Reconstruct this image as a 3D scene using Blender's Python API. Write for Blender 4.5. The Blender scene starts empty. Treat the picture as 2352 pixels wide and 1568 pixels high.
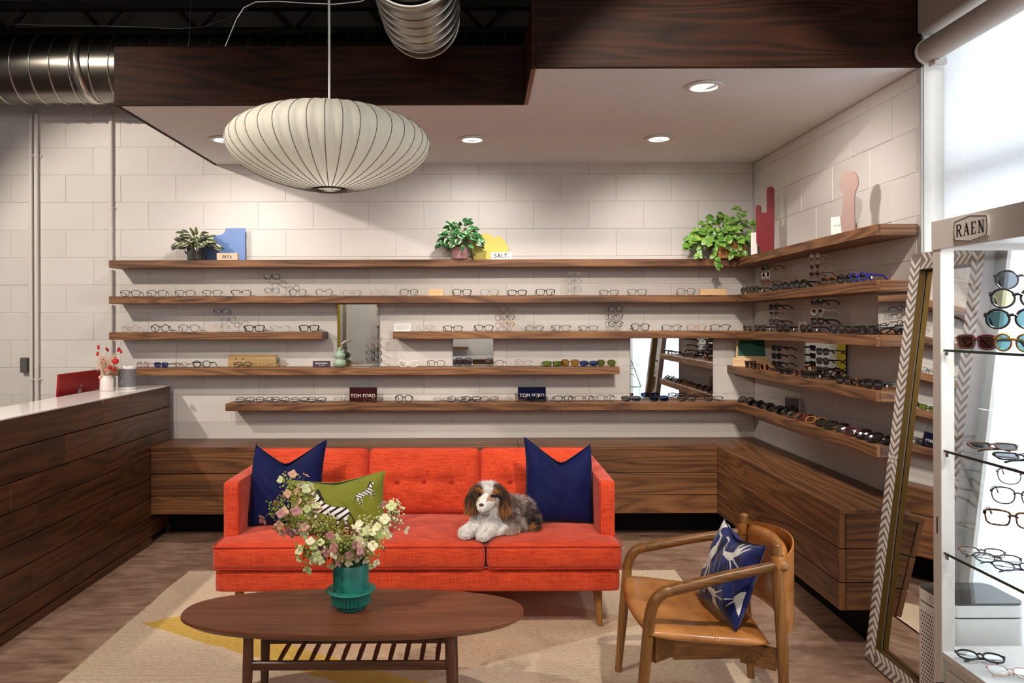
import bpy, bmesh, math, random
from mathutils import Vector, Matrix, Euler, noise

# ------------------------------------------------------------------ camera, world, lights, exposure
scene = bpy.context.scene
COL = scene.collection
CAM_H = 1.51          # eye height
FPX = 1698.0          # focal length in pixels of the 2352 px wide frame
D_BACK = 5.46         # camera to the shelf wall
X_RIGHT = 2.03        # side wall
cam_data = bpy.data.cameras.new('camera')
cam_data.sensor_width = 36.0
cam_data.lens = FPX / 2352.0 * 36.0
cam_data.shift_x = (1176 - 1100) / 2352.0
cam_data.shift_y = -(784 - 740) / 2352.0
cam_data.clip_start = 0.05
cam = bpy.data.objects.new('camera', cam_data)
COL.objects.link(cam)
cam.location = (0, 0, CAM_H)
cam.rotation_euler = (math.pi / 2, math.radians(0.15), 0)
scene.camera = cam

scene.view_settings.view_transform = 'Standard'
scene.view_settings.look = 'None'
scene.view_settings.gamma = 1.0
scene.view_settings.use_curve_mapping = False
scene.view_settings.exposure = 0.0
scene.cycles.max_bounces = 8
scene.cycles.diffuse_bounces = 4
scene.cycles.transparent_max_bounces = 24
scene.cycles.caustics_reflective = False
scene.cycles.caustics_refractive = False
scene.cycles.sample_clamp_indirect = 6.0

world = bpy.data.worlds.new('daylight_sky')
scene.world = world
world.use_nodes = True
bg = world.node_tree.nodes['Background']
bg.inputs['Color'].default_value = (0.86, 0.93, 1.0, 1)
bg.inputs['Strength'].default_value = 1.2


def area_light(name, loc, target, sx, sy, power, color):
    l = bpy.data.lights.new(name, 'AREA')
    l.shape = 'RECTANGLE'
    l.size, l.size_y = sx, sy
    l.energy = power
    l.color = color
    o = bpy.data.objects.new(name, l)
    COL.objects.link(o)
    o.location = loc
    o.rotation_euler = (Vector(target) - Vector(loc)).to_track_quat('-Z', 'Y').to_euler()
    return o


def spot_light(name, loc, target, power, color, angle, blend, radius):
    l = bpy.data.lights.new(name, 'SPOT')
    l.energy = power
    l.color = color
    l.spot_size = math.radians(angle)
    l.spot_blend = blend
    l.shadow_soft_size = radius
    o = bpy.data.objects.new(name, l)
    COL.objects.link(o)
    o.location = loc
    o.rotation_euler = (Vector(target) - Vector(loc)).to_track_quat('-Z', 'Y').to_euler()
    return o


# added rear fill standing in for shop-front daylight, and daylight through the side blind
area_light('rear_fill_light', (-0.8, -2.95, 3.0), (-0.6, 5, 1.2), 5.6, 1.6, 82, (1.0, 0.95, 0.91))
area_light('side_window_daylight', (2.62, 1.6, 1.75), (1.0, 1.6, 1.75), 3.5, 2.9, 210, (0.93, 0.97, 1.0))
# ceiling track spots over the shop floor; last two added to light rear wall
WARM = (1.0, 0.89, 0.77)
NEUT = (1.0, 0.93, 0.87)
TRACK = [((-3.7, 2.6, 3.35), (-1.8, 5.4, 1.15), 320, 72),
         ((-1.9, 1.5, 3.30), (-0.9, 4.3, 0.5), 215, 62),
         ((1.0, 1.4, 3.20), (0.6, 4.2, 0.4), 205, 62),
         ((0.8, 1.9, 3.10), (1.3, 5.4, 1.1), 165, 60),
         ((-2.4, 0.8, 3.30), (-1.2, 3.2, 0.0), 120, 66),
         ((-1.6, -0.6, 3.30), (-1.9, -3.1, 1.2), 130, 80),
         ((0.6, -0.6, 3.30), (0.6, -3.1, 1.0), 110, 80)]
for p, t, e, a in TRACK:
    spot_light('track_spot_light', p, t, e, WARM, a, 0.45, 0.035)
# gimbal downlights in the soffit (x, y, aim)
RECESSED = [(-1.62, 4.71, (-1.75, 5.46, 1.2)), (-0.04, 4.72, (-0.10, 5.46, 1.3)),
            (1.15, 4.71, (1.35, 5.46, 1.1)), (1.12, 3.67, (2.03, 4.0, 1.3))]
SOFFIT_Z = 2.675
for x, y, t in RECESSED:
    spot_light('downlight_beam', (x, y, SOFFIT_Z - 0.012), t, 48, NEUT, 130, 0.9, 0.05)

# ------------------------------------------------------------------ mesh helpers
RND = random.Random(11)
MAT_OF = {}            # world matrix of every thing, by object name


def tag(o, label=None, cat=None, group=None, kind=None):
    if label: o['label'] = label
    if cat: o['category'] = cat
    if group: o['group'] = group
    if kind: o['kind'] = kind
    return o


def thing(name, loc, label, cat, group=None, rotz=0.0, rot=None, kind=None):
    o = bpy.data.objects.new(name, None)
    COL.objects.link(o)
    o.empty_display_size = 0.05
    o.location = loc
    o.rotation_euler = rot if rot is not None else (0, 0, rotz)
    MAT_OF[o.name] = Matrix.LocRotScale(Vector(loc), Euler(o.rotation_euler), None)
    tag(o, label, cat, group, kind)
    return o


def copy_thing(src, loc, rot, label, group=None):
    c = src.copy()
    COL.objects.link(c)
    c.location = loc
    c.rotation_euler = rot
    c['label'] = label
    if group: c['group'] = group
    MAT_OF[c.name] = Matrix.LocRotScale(Vector(loc), Euler(rot), None)
    for ch in src.children:
        d = ch.copy()
        COL.objects.link(d)
        d.parent = c
        for g in ch.children:
            e = g.copy()
            COL.objects.link(e)
            e.parent = d
    return c


class MB:
    """collects shapes; build() links them as one mesh object"""
    def __init__(self):
        self.v, self.f, self.s, self.m = [], [], [], []
        self.col = None

    def add(self, vs, fs, smooth=False, m=0):
        b = len(self.v)
        self.v.extend([tuple(p) for p in vs])
        for f in fs:
            self.f.append(tuple(b + i for i in f))
            self.s.append(smooth)
            self.m.append(m)
        return self

    def box(self, a, b, ch=0.0, m=0, mat=None):
        x0, x1 = sorted((a[0], b[0])); y0, y1 = sorted((a[1], b[1])); z0, z1 = sorted((a[2], b[2]))
        if ch <= 0:
            vs = [(x, y, z) for x in (x0, x1) for y in (y0, y1) for z in (z0, z1)]
            fs = [(0, 1, 3, 2), (4, 6, 7, 5), (0, 4, 5, 1), (2, 3, 7, 6), (0, 2, 6, 4), (1, 5, 7, 3)]
        else:
            c = min(ch, (x1 - x0) * .49, (y1 - y0) * .49, (z1 - z0) * .49)
            cx, cy, cz = (x0 + x1) / 2, (y0 + y1) / 2, (z0 + z1) / 2
            hx, hy, hz = (x1 - x0) / 2, (y1 - y0) / 2, (z1 - z0) / 2
            vs, idx = [], {}
            for sx in (-1, 1):
                for sy in (-1, 1):
                    for sz in (-1, 1):
                        for k in range(3):
                            d = [hx - c, hy - c, hz - c]
                            d[k] += c
                            idx[(sx, sy, sz, k)] = len(vs)
                            vs.append((cx + sx * d[0], cy + sy * d[1], cz + sz * d[2]))
            I = lambda *t: idx[t]
            fs = []
            for s in (-1, 1):
                q = [I(s, -1, -1, 0), I(s, 1, -1, 0), I(s, 1, 1, 0), I(s, -1, 1, 0)]
                fs.append(q if s > 0 else q[::-1])
                q = [I(-1, s, -1, 1), I(-1, s, 1, 1), I(1, s, 1, 1), I(1, s, -1, 1)]
                fs.append(q if s > 0 else q[::-1])
                q = [I(-1, -1, s, 2), I(1, -1, s, 2), I(1, 1, s, 2), I(-1, 1, s, 2)]
                fs.append(q if s > 0 else q[::-1])
            for s1 in (-1, 1):
                for s2 in (-1, 1):
                    q = [I(s1, s2, -1, 0), I(s1, s2, -1, 1), I(s1, s2, 1, 1), I(s1, s2, 1, 0)]
                    fs.append(q if s1 * s2 > 0 else q[::-1])
                    q = [I(s1, -1, s2, 2), I(s1, -1, s2, 0), I(s1, 1, s2, 0), I(s1, 1, s2, 2)]
                    fs.append(q[::-1] if s1 * s2 > 0 else q)
                    q = [I(-1, s1, s2, 1), I(-1, s1, s2, 2), I(1, s1, s2, 2), I(1, s1, s2, 1)]
                    fs.append(q if s1 * s2 > 0 else q[::-1])
            for sx in (-1, 1):
                for sy in (-1, 1):
                    for sz in (-1, 1):
                        q = [I(sx, sy, sz, 0), I(sx, sy, sz, 1), I(sx, sy, sz, 2)]
                        fs.append(q if sx * sy * sz > 0 else q[::-1])
        if mat is not None:
            vs = [mat @ Vector(p) for p in vs]
        return self.add(vs, fs, False, m)

    def tube(self, path, r, n=8, caps=True, smooth=True, m=0, closed=False, flat=1.0, up=None):
        P = [Vector(p) for p in path]
        k = len(P)
        rr = r if isinstance(r, (list, tuple)) else [r] * k
        vs, fs = [], []
        ref = None
        for i in range(k):
            if closed:
                t = P[(i + 1) % k] - P[i - 1]
            else:
                t = P[min(i + 1, k - 1)] - P[max(i - 1, 0)]
            if t.length < 1e-9: t = Vector((0, 0, 1))
            t.normalize()
            if ref is None:
                ref = Vector(up) if up else (Vector((0, 0, 1)) if abs(t.z) < 0.9 else Vector((1, 0, 0)))
            a = ref - t * ref.dot(t)
            if a.length < 1e-6:
                a = t.orthogonal()
            a.normalize()
            b = t.cross(a)
            ref = a
            for j in range(n):
                an = 2 * math.pi * j / n
                vs.append(P[i] + a * (math.cos(an) * rr[i]) + b * (math.sin(an) * rr[i] * flat))
        seg = k if closed else k - 1
        for i in range(seg):
            i2 = (i + 1) % k
            for j in range(n):
                j2 = (j + 1) % n
                fs.append((i * n + j, i * n + j2, i2 * n + j2, i2 * n + j))
        self.add(vs, fs, smooth, m)
        if caps and not closed:
            self.add(vs[:n], [tuple(range(n))[::-1]], False, m)
            self.add(vs[-n:], [tuple(range(n))], False, m)
        return self

    def lathe(self, prof, n=32, c=(0, 0, 0), smooth=True, m=0, mat=None, flutes=0, fdepth=0.0):
        vs, fs = [], []
        for (r, z) in prof:
            for j in range(n):
                an = 2 * math.pi * j / n
                q = r
                if flutes:
                    q = r - fdepth * (0.5 - 0.5 * math.cos(an * flutes))
                vs.append(Vector((c[0] + q * math.cos(an), c[1] + q * math.sin(an), c[2] + z)))
        for i in range(len(prof) - 1):
            for j in range(n):
                j2 = (j + 1) % n
                fs.append((i * n + j, i * n + j2, (i + 1) * n + j2, (i + 1) * n + j))
        if mat is not None:
            vs = [mat @ p for p in vs]
        return self.add(vs, fs, smooth, m)

    def prism(self, poly, z0, z1, mp=None, m=0, smooth=False):
        """poly in (a, b), extruded along the third axis; mp maps (a, b, c) to xyz"""
        mp = mp or (lambda a, b, c: (a, b, c))
        n = len(poly)
        vs = [mp(a, b, z0) for a, b in poly] + [mp(a, b, z1) for a, b in poly]
        fs = [tuple(range(n))[::-1], tuple(range(n, 2 * n))]
        fs += [(i, (i + 1) % n, n + (i + 1) % n, n + i) for i in range(n)]
        return self.add(vs, fs, smooth, m)

    def ball(self, c, r, seg=12, rings=8, m=0):
        c = Vector(c)
        rx, ry, rz = (r, r, r) if not isinstance(r, (tuple, list)) else r
        vs, fs = [c + Vector((0, 0, rz))], []
        for i in range(1, rings):
            th = math.pi * i / rings
            for j in range(seg):
                an = 2 * math.pi * j / seg
                vs.append(c + Vector((rx * math.sin(th) * math.cos(an), ry * math.sin(th) * math.sin(an), rz * math.cos(th))))
        vs.append(c - Vector((0, 0, rz)))
        for j in range(seg):
            j2 = (j + 1) % seg
            fs.append((0, 1 + j, 1 + j2))
            for i in range(rings - 2):
                a = 1 + i * seg
                fs.append((a + j, a + seg + j, a + seg + j2, a + j2))
            a = 1 + (rings - 2) * seg
            fs.append((a + j, len(vs) - 1, a + j2))
        return self.add(vs, fs, True, m)

    def grid(self, fn, nu, nv, smooth=True, m=0, flip=False):
        vs = [fn(i / nu, j / nv) for i in range(nu + 1) for j in range(nv + 1)]
        fs = []
        for i in range(nu):
            for j in range(nv):
                a = i * (nv + 1) + j
                q = (a, a + nv + 1, a + nv + 2, a + 1)
                fs.append(q[::-1] if flip else q)
        return self.add(vs, fs, smooth, m)

    def mesh(self, name):
        me = bpy.data.meshes.new(name)
        me.from_pydata([tuple(p) for p in self.v], [], self.f)
        me.polygons.foreach_set('use_smooth', self.s)
        me.polygons.foreach_set('material_index', self.m)
        if self.col is not None:
            at = me.color_attributes.new('Col', 'FLOAT_COLOR', 'POINT')
            flat = []
            for c in self.col: flat.extend((c[0], c[1], c[2], 1.0))
            at.data.foreach_set('color', flat)
        me.update()
        return me

    def build(self, name, mats, parent=None, loc=None, world=False, rot=None, weld=0):
        """world=True: the shapes were given in world space, the parent's transform is taken off"""
        if world and parent is not None:
            inv = MAT_OF[parent.name].inverted()
            self.v = [tuple(inv @ Vector(p)) for p in self.v]
        elif loc is not None and world:
            self.v = [tuple(Vector(p) - Vector(loc)) for p in self.v]
        me = self.mesh(name)
        if weld:
            bm = bmesh.new(); bm.from_mesh(me)
            bmesh.ops.remove_doubles(bm, verts=bm.verts, dist=weld)
            bm.to_mesh(me); bm.free()
        for mt in (mats if isinstance(mats, (list, tuple)) else [mats]):
            me.materials.append(mt)
        o = bpy.data.objects.new(name, me)
        COL.objects.link(o)
        if parent is not None:
            o.parent = parent
        if loc is not None:
            o.location = loc
        if rot is not None:
            o.rotation_euler = rot
        MAT_OF[o.name] = Matrix.LocRotScale(o.location, Euler(o.rotation_euler), None)
        return o


def board(name, a, b, material, parent=None, ch=0.002, seed=None):
    """an axis-aligned board given by two world corners, its origin at its own centre"""
    c = [(a[i] + b[i]) / 2 for i in range(3)]
    h = [abs(b[i] - a[i]) / 2 for i in range(3)]
    mb = MB().box([-q for q in h], h, ch)
    p = Vector(c)
    if parent is not None:
        p = MAT_OF[parent.name].inverted() @ p
    return mb.build(name, material, parent, loc=p)


def child(me, name, parent, loc=(0, 0, 0), rot=(0, 0, 0), scale=None):
    o = bpy.data.objects.new(name, me)
    COL.objects.link(o)
    o.parent = parent
    o.location = loc
    o.rotation_euler = rot
    if scale is not None:
        o.scale = scale if isinstance(scale, (tuple, list)) else (scale,) * 3
    return o


def rounded(hx, hy, hz, r, n=10, puff=(0, 0, 0), warp=None):
    """cushion-like rounded block as a welded MB"""
    mb = MB()
    def pt(p):
        inner = [max(-(h - r), min(h - r, q * h)) for q, h in zip(p, (hx, hy, hz))]
        d = Vector([q * h - i for q, h, i in zip(p, (hx, hy, hz), inner)])
        if d.length > 1e-9: d.normalize()
        v = Vector(inner) + d * r
        u = [max(-1, min(1, v[k] / (hx, hy, hz)[k])) for k in range(3)]
        v.x += puff[0] * p[0] * (1 - u[1] ** 2) * (1 - u[2] ** 2) if abs(p[0]) > .999 else 0
        v.y += puff[1] * p[1] * (1 - u[0] ** 2) * (1 - u[2] ** 2) if abs(p[1]) > .999 else 0
        v.z += puff[2] * p[2] * (1 - u[0] ** 2) * (1 - u[1] ** 2) if abs(p[2]) > .999 else 0
        return warp(v) if warp else v
    # denser sampling towards the edges
    ts = [math.sin(math.pi / 2 * (2 * i / n - 1)) for i in range(n + 1)]
    for ax in range(3):
        for s in (-1, 1):
            def fn(u, v, ax=ax, s=s):
                a, b = ts[round(u * n)], ts[round(v * n)]
                p = [0, 0, 0]
                p[ax] = s
                p[(ax + 1) % 3] = a
                p[(ax + 2) % 3] = b
                return pt(p)
            mb.grid(fn, n, n, True, 0, flip=(s < 0))
    return mb


def text_mesh(body, size, depth, name='lettering', font_scale=(1, 1), bold=0.0, spacing=1.0):
    cu = bpy.data.curves.new(name, 'FONT')
    cu.body = body
    cu.size = size
    cu.extrude = depth
    cu.offset = bold
    cu.space_character = spacing
    cu.align_x = 'CENTER'
    cu.align_y = 'CENTER'
    cu.resolution_u = 4
    o = bpy.data.objects.new(name, cu)
    COL.objects.link(o)
    dg = bpy.context.evaluated_depsgraph_get()
    me = bpy.data.meshes.new_from_object(o.evaluated_get(dg))
    bpy.data.objects.remove(o)
    bpy.data.curves.remove(cu)
    me.name = name
    return me


def smoothstep(a, b, x):
    t = max(0.0, min(1.0, (x - a) / (b - a))) if a != b else float(x > a)
    return t * t * (3 - 2 * t)


def ordinal(n):
    return ['first', 'second', 'third', 'fourth', 'fifth', 'sixth', 'seventh', 'eighth', 'ninth', 'tenth', 'eleventh', 'twelfth',
            'thirteenth', 'fourteenth', 'fifteenth', 'sixteenth', 'seventeenth', 'eighteenth', 'nineteenth', 'twentieth', 'twenty-first', 'twenty-second', 'twenty-third'][n - 1]


def at(px, py, Y):
    """room point at distance Y that the photograph shows at that pixel (used to read off positions)"""
    return Vector(((px - 1100) / FPX * Y, Y, CAM_H - (py - 740) / FPX * Y))
# ------------------------------------------------------------------ materials
def srgb(r, g, b):
    f = lambda c: (c / 255 / 12.92) if c / 255 <= 0.04045 else ((c / 255 + 0.055) / 1.055) ** 2.4
    return (f(r), f(g), f(b), 1.0)


class NT:
    def __init__(self, name):
        self.m = bpy.data.materials.new(name)
        self.m.use_nodes = True
        self.t = self.m.node_tree
        self.b = self.t.nodes['Principled BSDF']
        self.out = self.t.nodes['Material Output']

    def n(self, kind, **kw):
        nd = self.t.nodes.new('ShaderNode' + kind)
        for k, v in kw.items():
            setattr(nd, k, v)
        return nd

    def l(self, a, b):
        self.t.links.new(a, b)

    def coord(self, kind='Object'):
        return self.n('TexCoord').outputs[kind]

    def mapping(self, src, scale=(1, 1, 1), loc=None, rot=None):
        mp = self.n('Mapping')
        mp.inputs['Scale'].default_value = scale
        if rot: mp.inputs['Rotation'].default_value = rot
        self.l(src, mp.inputs['Vector'])
        if loc is not None:
            self.l(loc, mp.inputs['Location'])
        return mp.outputs[0]

    def noise(self, vec, scale, detail=2.0, rough=0.5, dist=0.0):
        nd = self.n('TexNoise')
        nd.inputs['Scale'].default_value = scale
        nd.inputs['Detail'].default_value = detail
        nd.inputs['Roughness'].default_value = rough
        nd.inputs['Distortion'].default_value = dist
        self.l(vec, nd.inputs['Vector'])
        return nd.outputs['Fac']

    def math(self, op, a, b=None, c=None):
        nd = self.n('Math', operation=op)
        for i, x in enumerate((a, b, c)):
            if x is None: continue
            if isinstance(x, (int, float)):
                nd.inputs[i].default_value = x
            else:
                self.l(x, nd.inputs[i])
        return nd.outputs[0]

    def ramp(self, fac, stops):
        nd = self.n('ValToRGB')
        el = nd.color_ramp.elements
        while len(el) > 1: el.remove(el[-1])
        el[0].position, el[0].color = stops[0]
        for p, c in stops[1:]:
            e = el.new(p)
            e.color = c
        self.l(fac, nd.inputs[0])
        return nd.outputs[0]

    def mix(self, fac, a, b, blend='MIX'):
        nd = self.n('Mix', data_type='RGBA', blend_type=blend)
        for i, x in ((0, fac), (6, a), (7, b)):
            if isinstance(x, (int, float)):
                nd.inputs[i].default_value = x
            elif isinstance(x, tuple):
                nd.inputs[i].default_value = x
            else:
                self.l(x, nd.inputs[i])
        return nd.outputs[2]

    def set(self, color=None, rough=None, metal=None, spec=None, bump=None, bstr=0.2, bdist=0.01):
        def put(k, v):
            if v is None: return
            if isinstance(v, (int, float, tuple)):
                self.b.inputs[k].default_value = v
            else:
                self.l(v, self.b.inputs[k])
        put('Base Color', color)
        put('Roughness', rough)
        put('Metallic', metal)
        put('Specular IOR Level', spec)
        if bump is not None:
            bn = self.n('Bump')
            bn.inputs['Strength'].default_value = bstr
            bn.inputs['Distance'].default_value = bdist
            self.l(bump, bn.inputs['Height'])
            self.l(bn.outputs[0], self.b.inputs['Normal'])
        return self.m


def plain(name, c, rough=0.5, metal=0.0, spec=0.5):
    """a plain finish with a faint mottle, so that no surface is perfectly even"""
    t = NT(name)
    nz = t.noise(t.coord(), 35.0, 2.0)
    c2 = tuple(min(1, q * 1.02) for q in c[:3]) + (1,)
    c1 = tuple(q * 0.97 for q in c[:3]) + (1,)
    return t.set(t.ramp(nz, [(0.3, c1), (0.7, c2)]), rough, metal, spec)


def wood(name, dark, mid, light, axis=0, freq=1.0, rough=0.45, ring=0.55, spec=0.4, bump=0.12):
    t = NT(name)
    rnd = t.n('ObjectInfo').outputs['Random']
    off = t.n('CombineXYZ')
    for i, k in enumerate((13.7, 31.1, 57.3)):
        t.l(t.math('MULTIPLY', rnd, k), off.inputs[i])
    s1 = [4.6 * freq] * 3; s1[axis] = 0.34 * freq
    v1 = t.mapping(t.coord(), tuple(s1), off.outputs[0])
    n1 = t.noise(v1, 1.4, 2.0, 0.45, 0.4)
    rings = t.math('PINGPONG', t.math('MULTIPLY', n1, 10.0), 0.5)
    rings = t.math('MULTIPLY', rings, 2.0)
    rings = t.math('POWER', rings, 0.65)
    s2 = [150.0] * 3; s2[axis] = 4.0
    n2 = t.noise(t.mapping(t.coord(), tuple(s2), off.outputs[0]), 1.0, 3.0, 0.6)
    s3 = [1.6] * 3; s3[axis] = 0.8
    n3 = t.noise(t.mapping(t.coord(), tuple(s3), off.outputs[0]), 1.6, 2.0)
    f = t.math('ADD', t.math('MULTIPLY', rings, ring), t.math('MULTIPLY', n2, 1.0 - ring))
    f = t.math('ADD', f, t.math('MULTIPLY_ADD', n3, 0.5, -0.25))
    f = t.math('ADD', f, t.math('MULTIPLY_ADD', rnd, 0.24, -0.12))
    col = t.ramp(f, [(0.12, dark), (0.5, mid), (0.92, light)])
    return t.set(col, rough, 0.0, spec, bump=f, bstr=bump, bdist=0.004)


def wood3(name, *a, **k):
    return [wood(name + '_' + 'xyz'[i], *a, axis=i, **k) for i in range(3)]


W_SHELF = wood3('shelf_walnut_stain', srgb(60, 37, 21), srgb(108, 71, 44), srgb(146, 104, 68), rough=0.5, freq=1.4)
W_BENCH = wood3('bench_dark_oak', srgb(54, 34, 20), srgb(94, 61, 38), srgb(132, 90, 56), rough=0.40, freq=1.1, ring=0.46)
W_DESK = wood3('counter_dark_oak', srgb(46, 28, 19), srgb(80, 51, 34), srgb(110, 71, 44), rough=0.38, freq=1.1, ring=0.46)
W_FASCIA = wood3('fascia_dark_veneer', srgb(20, 9, 4), srgb(43, 21, 10), srgb(62, 32, 15), rough=0.6, freq=1.2, ring=0.55, bump=0.04, spec=0.15)
W_EDGE = wood3('fascia_edge', srgb(96, 58, 36), srgb(132, 84, 56), srgb(150, 100, 70), rough=0.6)
W_TABLE = wood3('table_walnut', srgb(74, 41, 26), srgb(112, 66, 44), srgb(140, 88, 60), rough=0.36, freq=1.1, ring=0.22, bump=0.03)
W_TLEG = wood3('table_leg_walnut', srgb(46, 25, 16), srgb(78, 46, 30), srgb(96, 60, 38), rough=0.38, ring=0.25, bump=0.03)
W_CHAIR = wood3('chair_ash_stain', srgb(78, 48, 20), srgb(124, 82, 40), srgb(160, 112, 62), rough=0.33, freq=2.0, ring=0.25, bump=0.03)
W_LEG = wood3('sofa_leg_oak', srgb(92, 56, 20), srgb(142, 94, 40), srgb(170, 120, 60), rough=0.4, freq=2.0, ring=0.35)
W_PALE = wood3('pale_maple', srgb(196, 156, 108), srgb(222, 186, 140), srgb(236, 206, 166), rough=0.5, freq=1.5, ring=0.2, bump=0.02)


def mk_block():
    t = NT('painted_block')
    c = t.coord()
    n1 = t.noise(c, 90.0, 4.0, 0.65)
    n2 = t.noise(c, 5.0, 2.0)
    rnd = t.n('ObjectInfo').outputs['Random']
    f = t.math('ADD', t.math('MULTIPLY', n2, 0.6), t.math('MULTIPLY', rnd, 0.4))
    col = t.ramp(f, [(0.2, srgb(214, 208, 203)), (0.8, srgb(224, 218, 213))])
    s = t.noise(t.mapping(c, (3, 3, 26)), 3.0, 2.0)
    h = t.math('ADD', n1, t.math('MULTIPLY', s, 0.7))
    return t.set(col, 0.62, 0, 0.3, bump=h, bstr=0.22, bdist=0.006)


M_BLOCK = mk_block()
M_MORTAR = plain('painted_mortar', srgb(204, 198, 192), 0.7)
M_PAINT = plain('white_paint', srgb(222, 216, 211), 0.6, 0, 0.3)
M_SOFFIT = plain('soffit_paint', srgb(240, 240, 242), 0.7, 0, 0.2)
M_BLACKWALL = plain('black_upper_wall', srgb(84, 77, 72), 0.8, 0, 0.2)
M_BLACK = plain('black_paint', srgb(18, 17, 17), 0.55, 0, 0.3)
M_KICK = plain('black_plinth', srgb(10, 9, 9), 0.7, 0, 0.2)
M_WHITE = plain('white_lacquer', srgb(232, 230, 228), 0.35)
M_QUARTZ = plain('white_quartz', srgb(236, 230, 228), 0.12)
M_CABINET = plain('cabinet_paint', srgb(222, 216, 210), 0.38)
M_GREYMETAL = plain('grey_box', srgb(92, 90, 88), 0.5)
M_CHROME = plain('chrome', srgb(200, 200, 200), 0.2, 1.0)
M_DARKMETAL = plain('dark_metal', srgb(60, 58, 56), 0.35, 0.9)
M_BRASS = plain('aged_brass', srgb(118, 92, 48), 0.5, 0.85)
M_STEELROD = plain('rod_steel', srgb(150, 150, 152), 0.3, 0.9)
M_INK = plain('ink_black', srgb(30, 27, 26), 0.6)
M_INKW = plain('ink_white', srgb(240, 238, 235), 0.6)
M_PAPER = plain('paper_white', srgb(240, 236, 232), 0.7)


def mk_duct():
    t = NT('galvanised_steel')
    c = t.coord()
    n1 = t.noise(t.mapping(c, (.4, 2, 2)), 2.0, 2.0)
    n2 = t.noise(c, 30.0, 3.0)
    f = n1
    col = t.ramp(f, [(0.3, srgb(128, 124, 117)), (0.7, srgb(160, 155, 146))])
    return t.set(col, 0.27, 1.0)


M_DUCT = mk_duct()
M_SEAM = plain('duct_seam', srgb(205, 200, 190), 0.3, 1.0)


def mk_floor():
    t = NT('stained_concrete')
    c = t.coord()
    n1 = t.noise(c, 1.1, 5.0, 0.6, 0.8)
    n2 = t.noise(t.mapping(c, (5, 16, 1)), 1.0, 4.0, 0.62, 0.4)
    n3 = t.noise(c, 60.0, 3.0)
    f = t.math('ADD', t.math('MULTIPLY', n1, 0.55), t.math('MULTIPLY', n2, 0.45))
    col = t.ramp(f, [(0.28, srgb(82, 62, 48)), (0.44, srgb(142, 112, 92)), (0.56, srgb(182, 150, 130)), (0.72, srgb(212, 186, 168))])
    col = t.mix(t.math('MULTIPLY', n3, 0.25), col, srgb(90, 70, 58))
    return t.set(col, t.math('MULTIPLY_ADD', n1, 0.3, 0.22), 0, 0.45, bump=n3, bstr=0.05, bdist=0.003)


M_FLOOR = mk_floor()


def mk_fabric(name, c1, c2, scale=900, rough=0.9, bump=0.25, sheen=0.2):
    t = NT(name)
    c = t.coord()
    nz = t.noise(c, 10.0, 3.0)
    a = t.noise(t.mapping(c, (scale * .03, scale * .03, scale * .6)), 1.0, 2.0)
    b = t.noise(t.mapping(c, (scale * .6, scale * .6, scale * .03)), 1.0, 2.0)
    d = t.noise(t.mapping(c, (scale * .03, scale * .6, scale * .3)), 1.0, 2.0)
    w = t.math('ADD', t.math('ADD', a, b), d)
    f = t.math('ADD', t.math('MULTIPLY', w, 0.28), t.math('MULTIPLY', nz, 0.15))
    col = t.ramp(f, [(0.34, c1), (0.62, c2)])
    t.b.inputs['Sheen Weight'].default_value = sheen
    return t.set(col, rough, 0, 0.15, bump=w, bstr=bump, bdist=0.002)


M_SOFA = mk_fabric('orange_red_weave', srgb(162, 39, 19), srgb(220, 82, 46), scale=420)
M_PIPE = mk_fabric('orange_red_piping', srgb(148, 30, 14), srgb(190, 52, 26))


def mk_velvet(name, c, edge):
    t = NT(name)
    nz = t.noise(t.coord(), 14.0, 3.0, 0.6)
    n2 = t.noise(t.coord(), 5.0, 2.0)
    col = t.mix(t.math('MULTIPLY', n2, 0.5), c, edge)
    col = t.mix(t.math('MULTIPLY', nz, 0.45), col, tuple(q * 0.35 for q in c[:3]) + (1,))
    t.b.inputs['Sheen Weight'].default_value = 0.35
    t.b.inputs['Sheen Roughness'].default_value = 0.3
    return t.set(col, 0.75, 0, 0.15)


M_NAVY = mk_velvet('navy_velvet', srgb(9, 14, 56), srgb(22, 34, 104))


def mk_attr(name, rough=0.8, sheen=0.0, spec=0.2, mott=0.12, scale=40):
    t = NT(name)
    a = t.n('Attribute', attribute_name='Col').outputs['Color']
    nz = t.noise(t.coord(), scale, 3.0)
    col = t.mix(t.math('MULTIPLY', nz, mott * 2), a, (0.02, 0.02, 0.02, 1))
    t.b.inputs['Sheen Weight'].default_value = sheen
    return t.set(col, rough, 0, spec)


M_PRINT = mk_attr('printed_velvet', 0.8, 0.2, 0.15, 0.15, 18)
M_FUR = mk_attr('dog_fur', 0.7, 0.1, 0.25, 0.03, 60)


def mk_leather():
    t = NT('tan_leather')
    c = t.coord()
    n1 = t.noise(c, 7.0, 3.0)
    n2 = t.noise(c, 220.0, 3.0)
    col = t.ramp(n1, [(0.3, srgb(150, 92, 40)), (0.7, srgb(198, 134, 70))])
    return t.set(col, t.math('MULTIPLY_ADD', n1, 0.2, 0.18), 0, 0.6, bump=n2, bstr=0.08, bdist=0.002)


M_LEATHER = mk_leather()
M_STITCH = plain('leather_stitch', srgb(208, 150, 84), 0.6)


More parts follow.
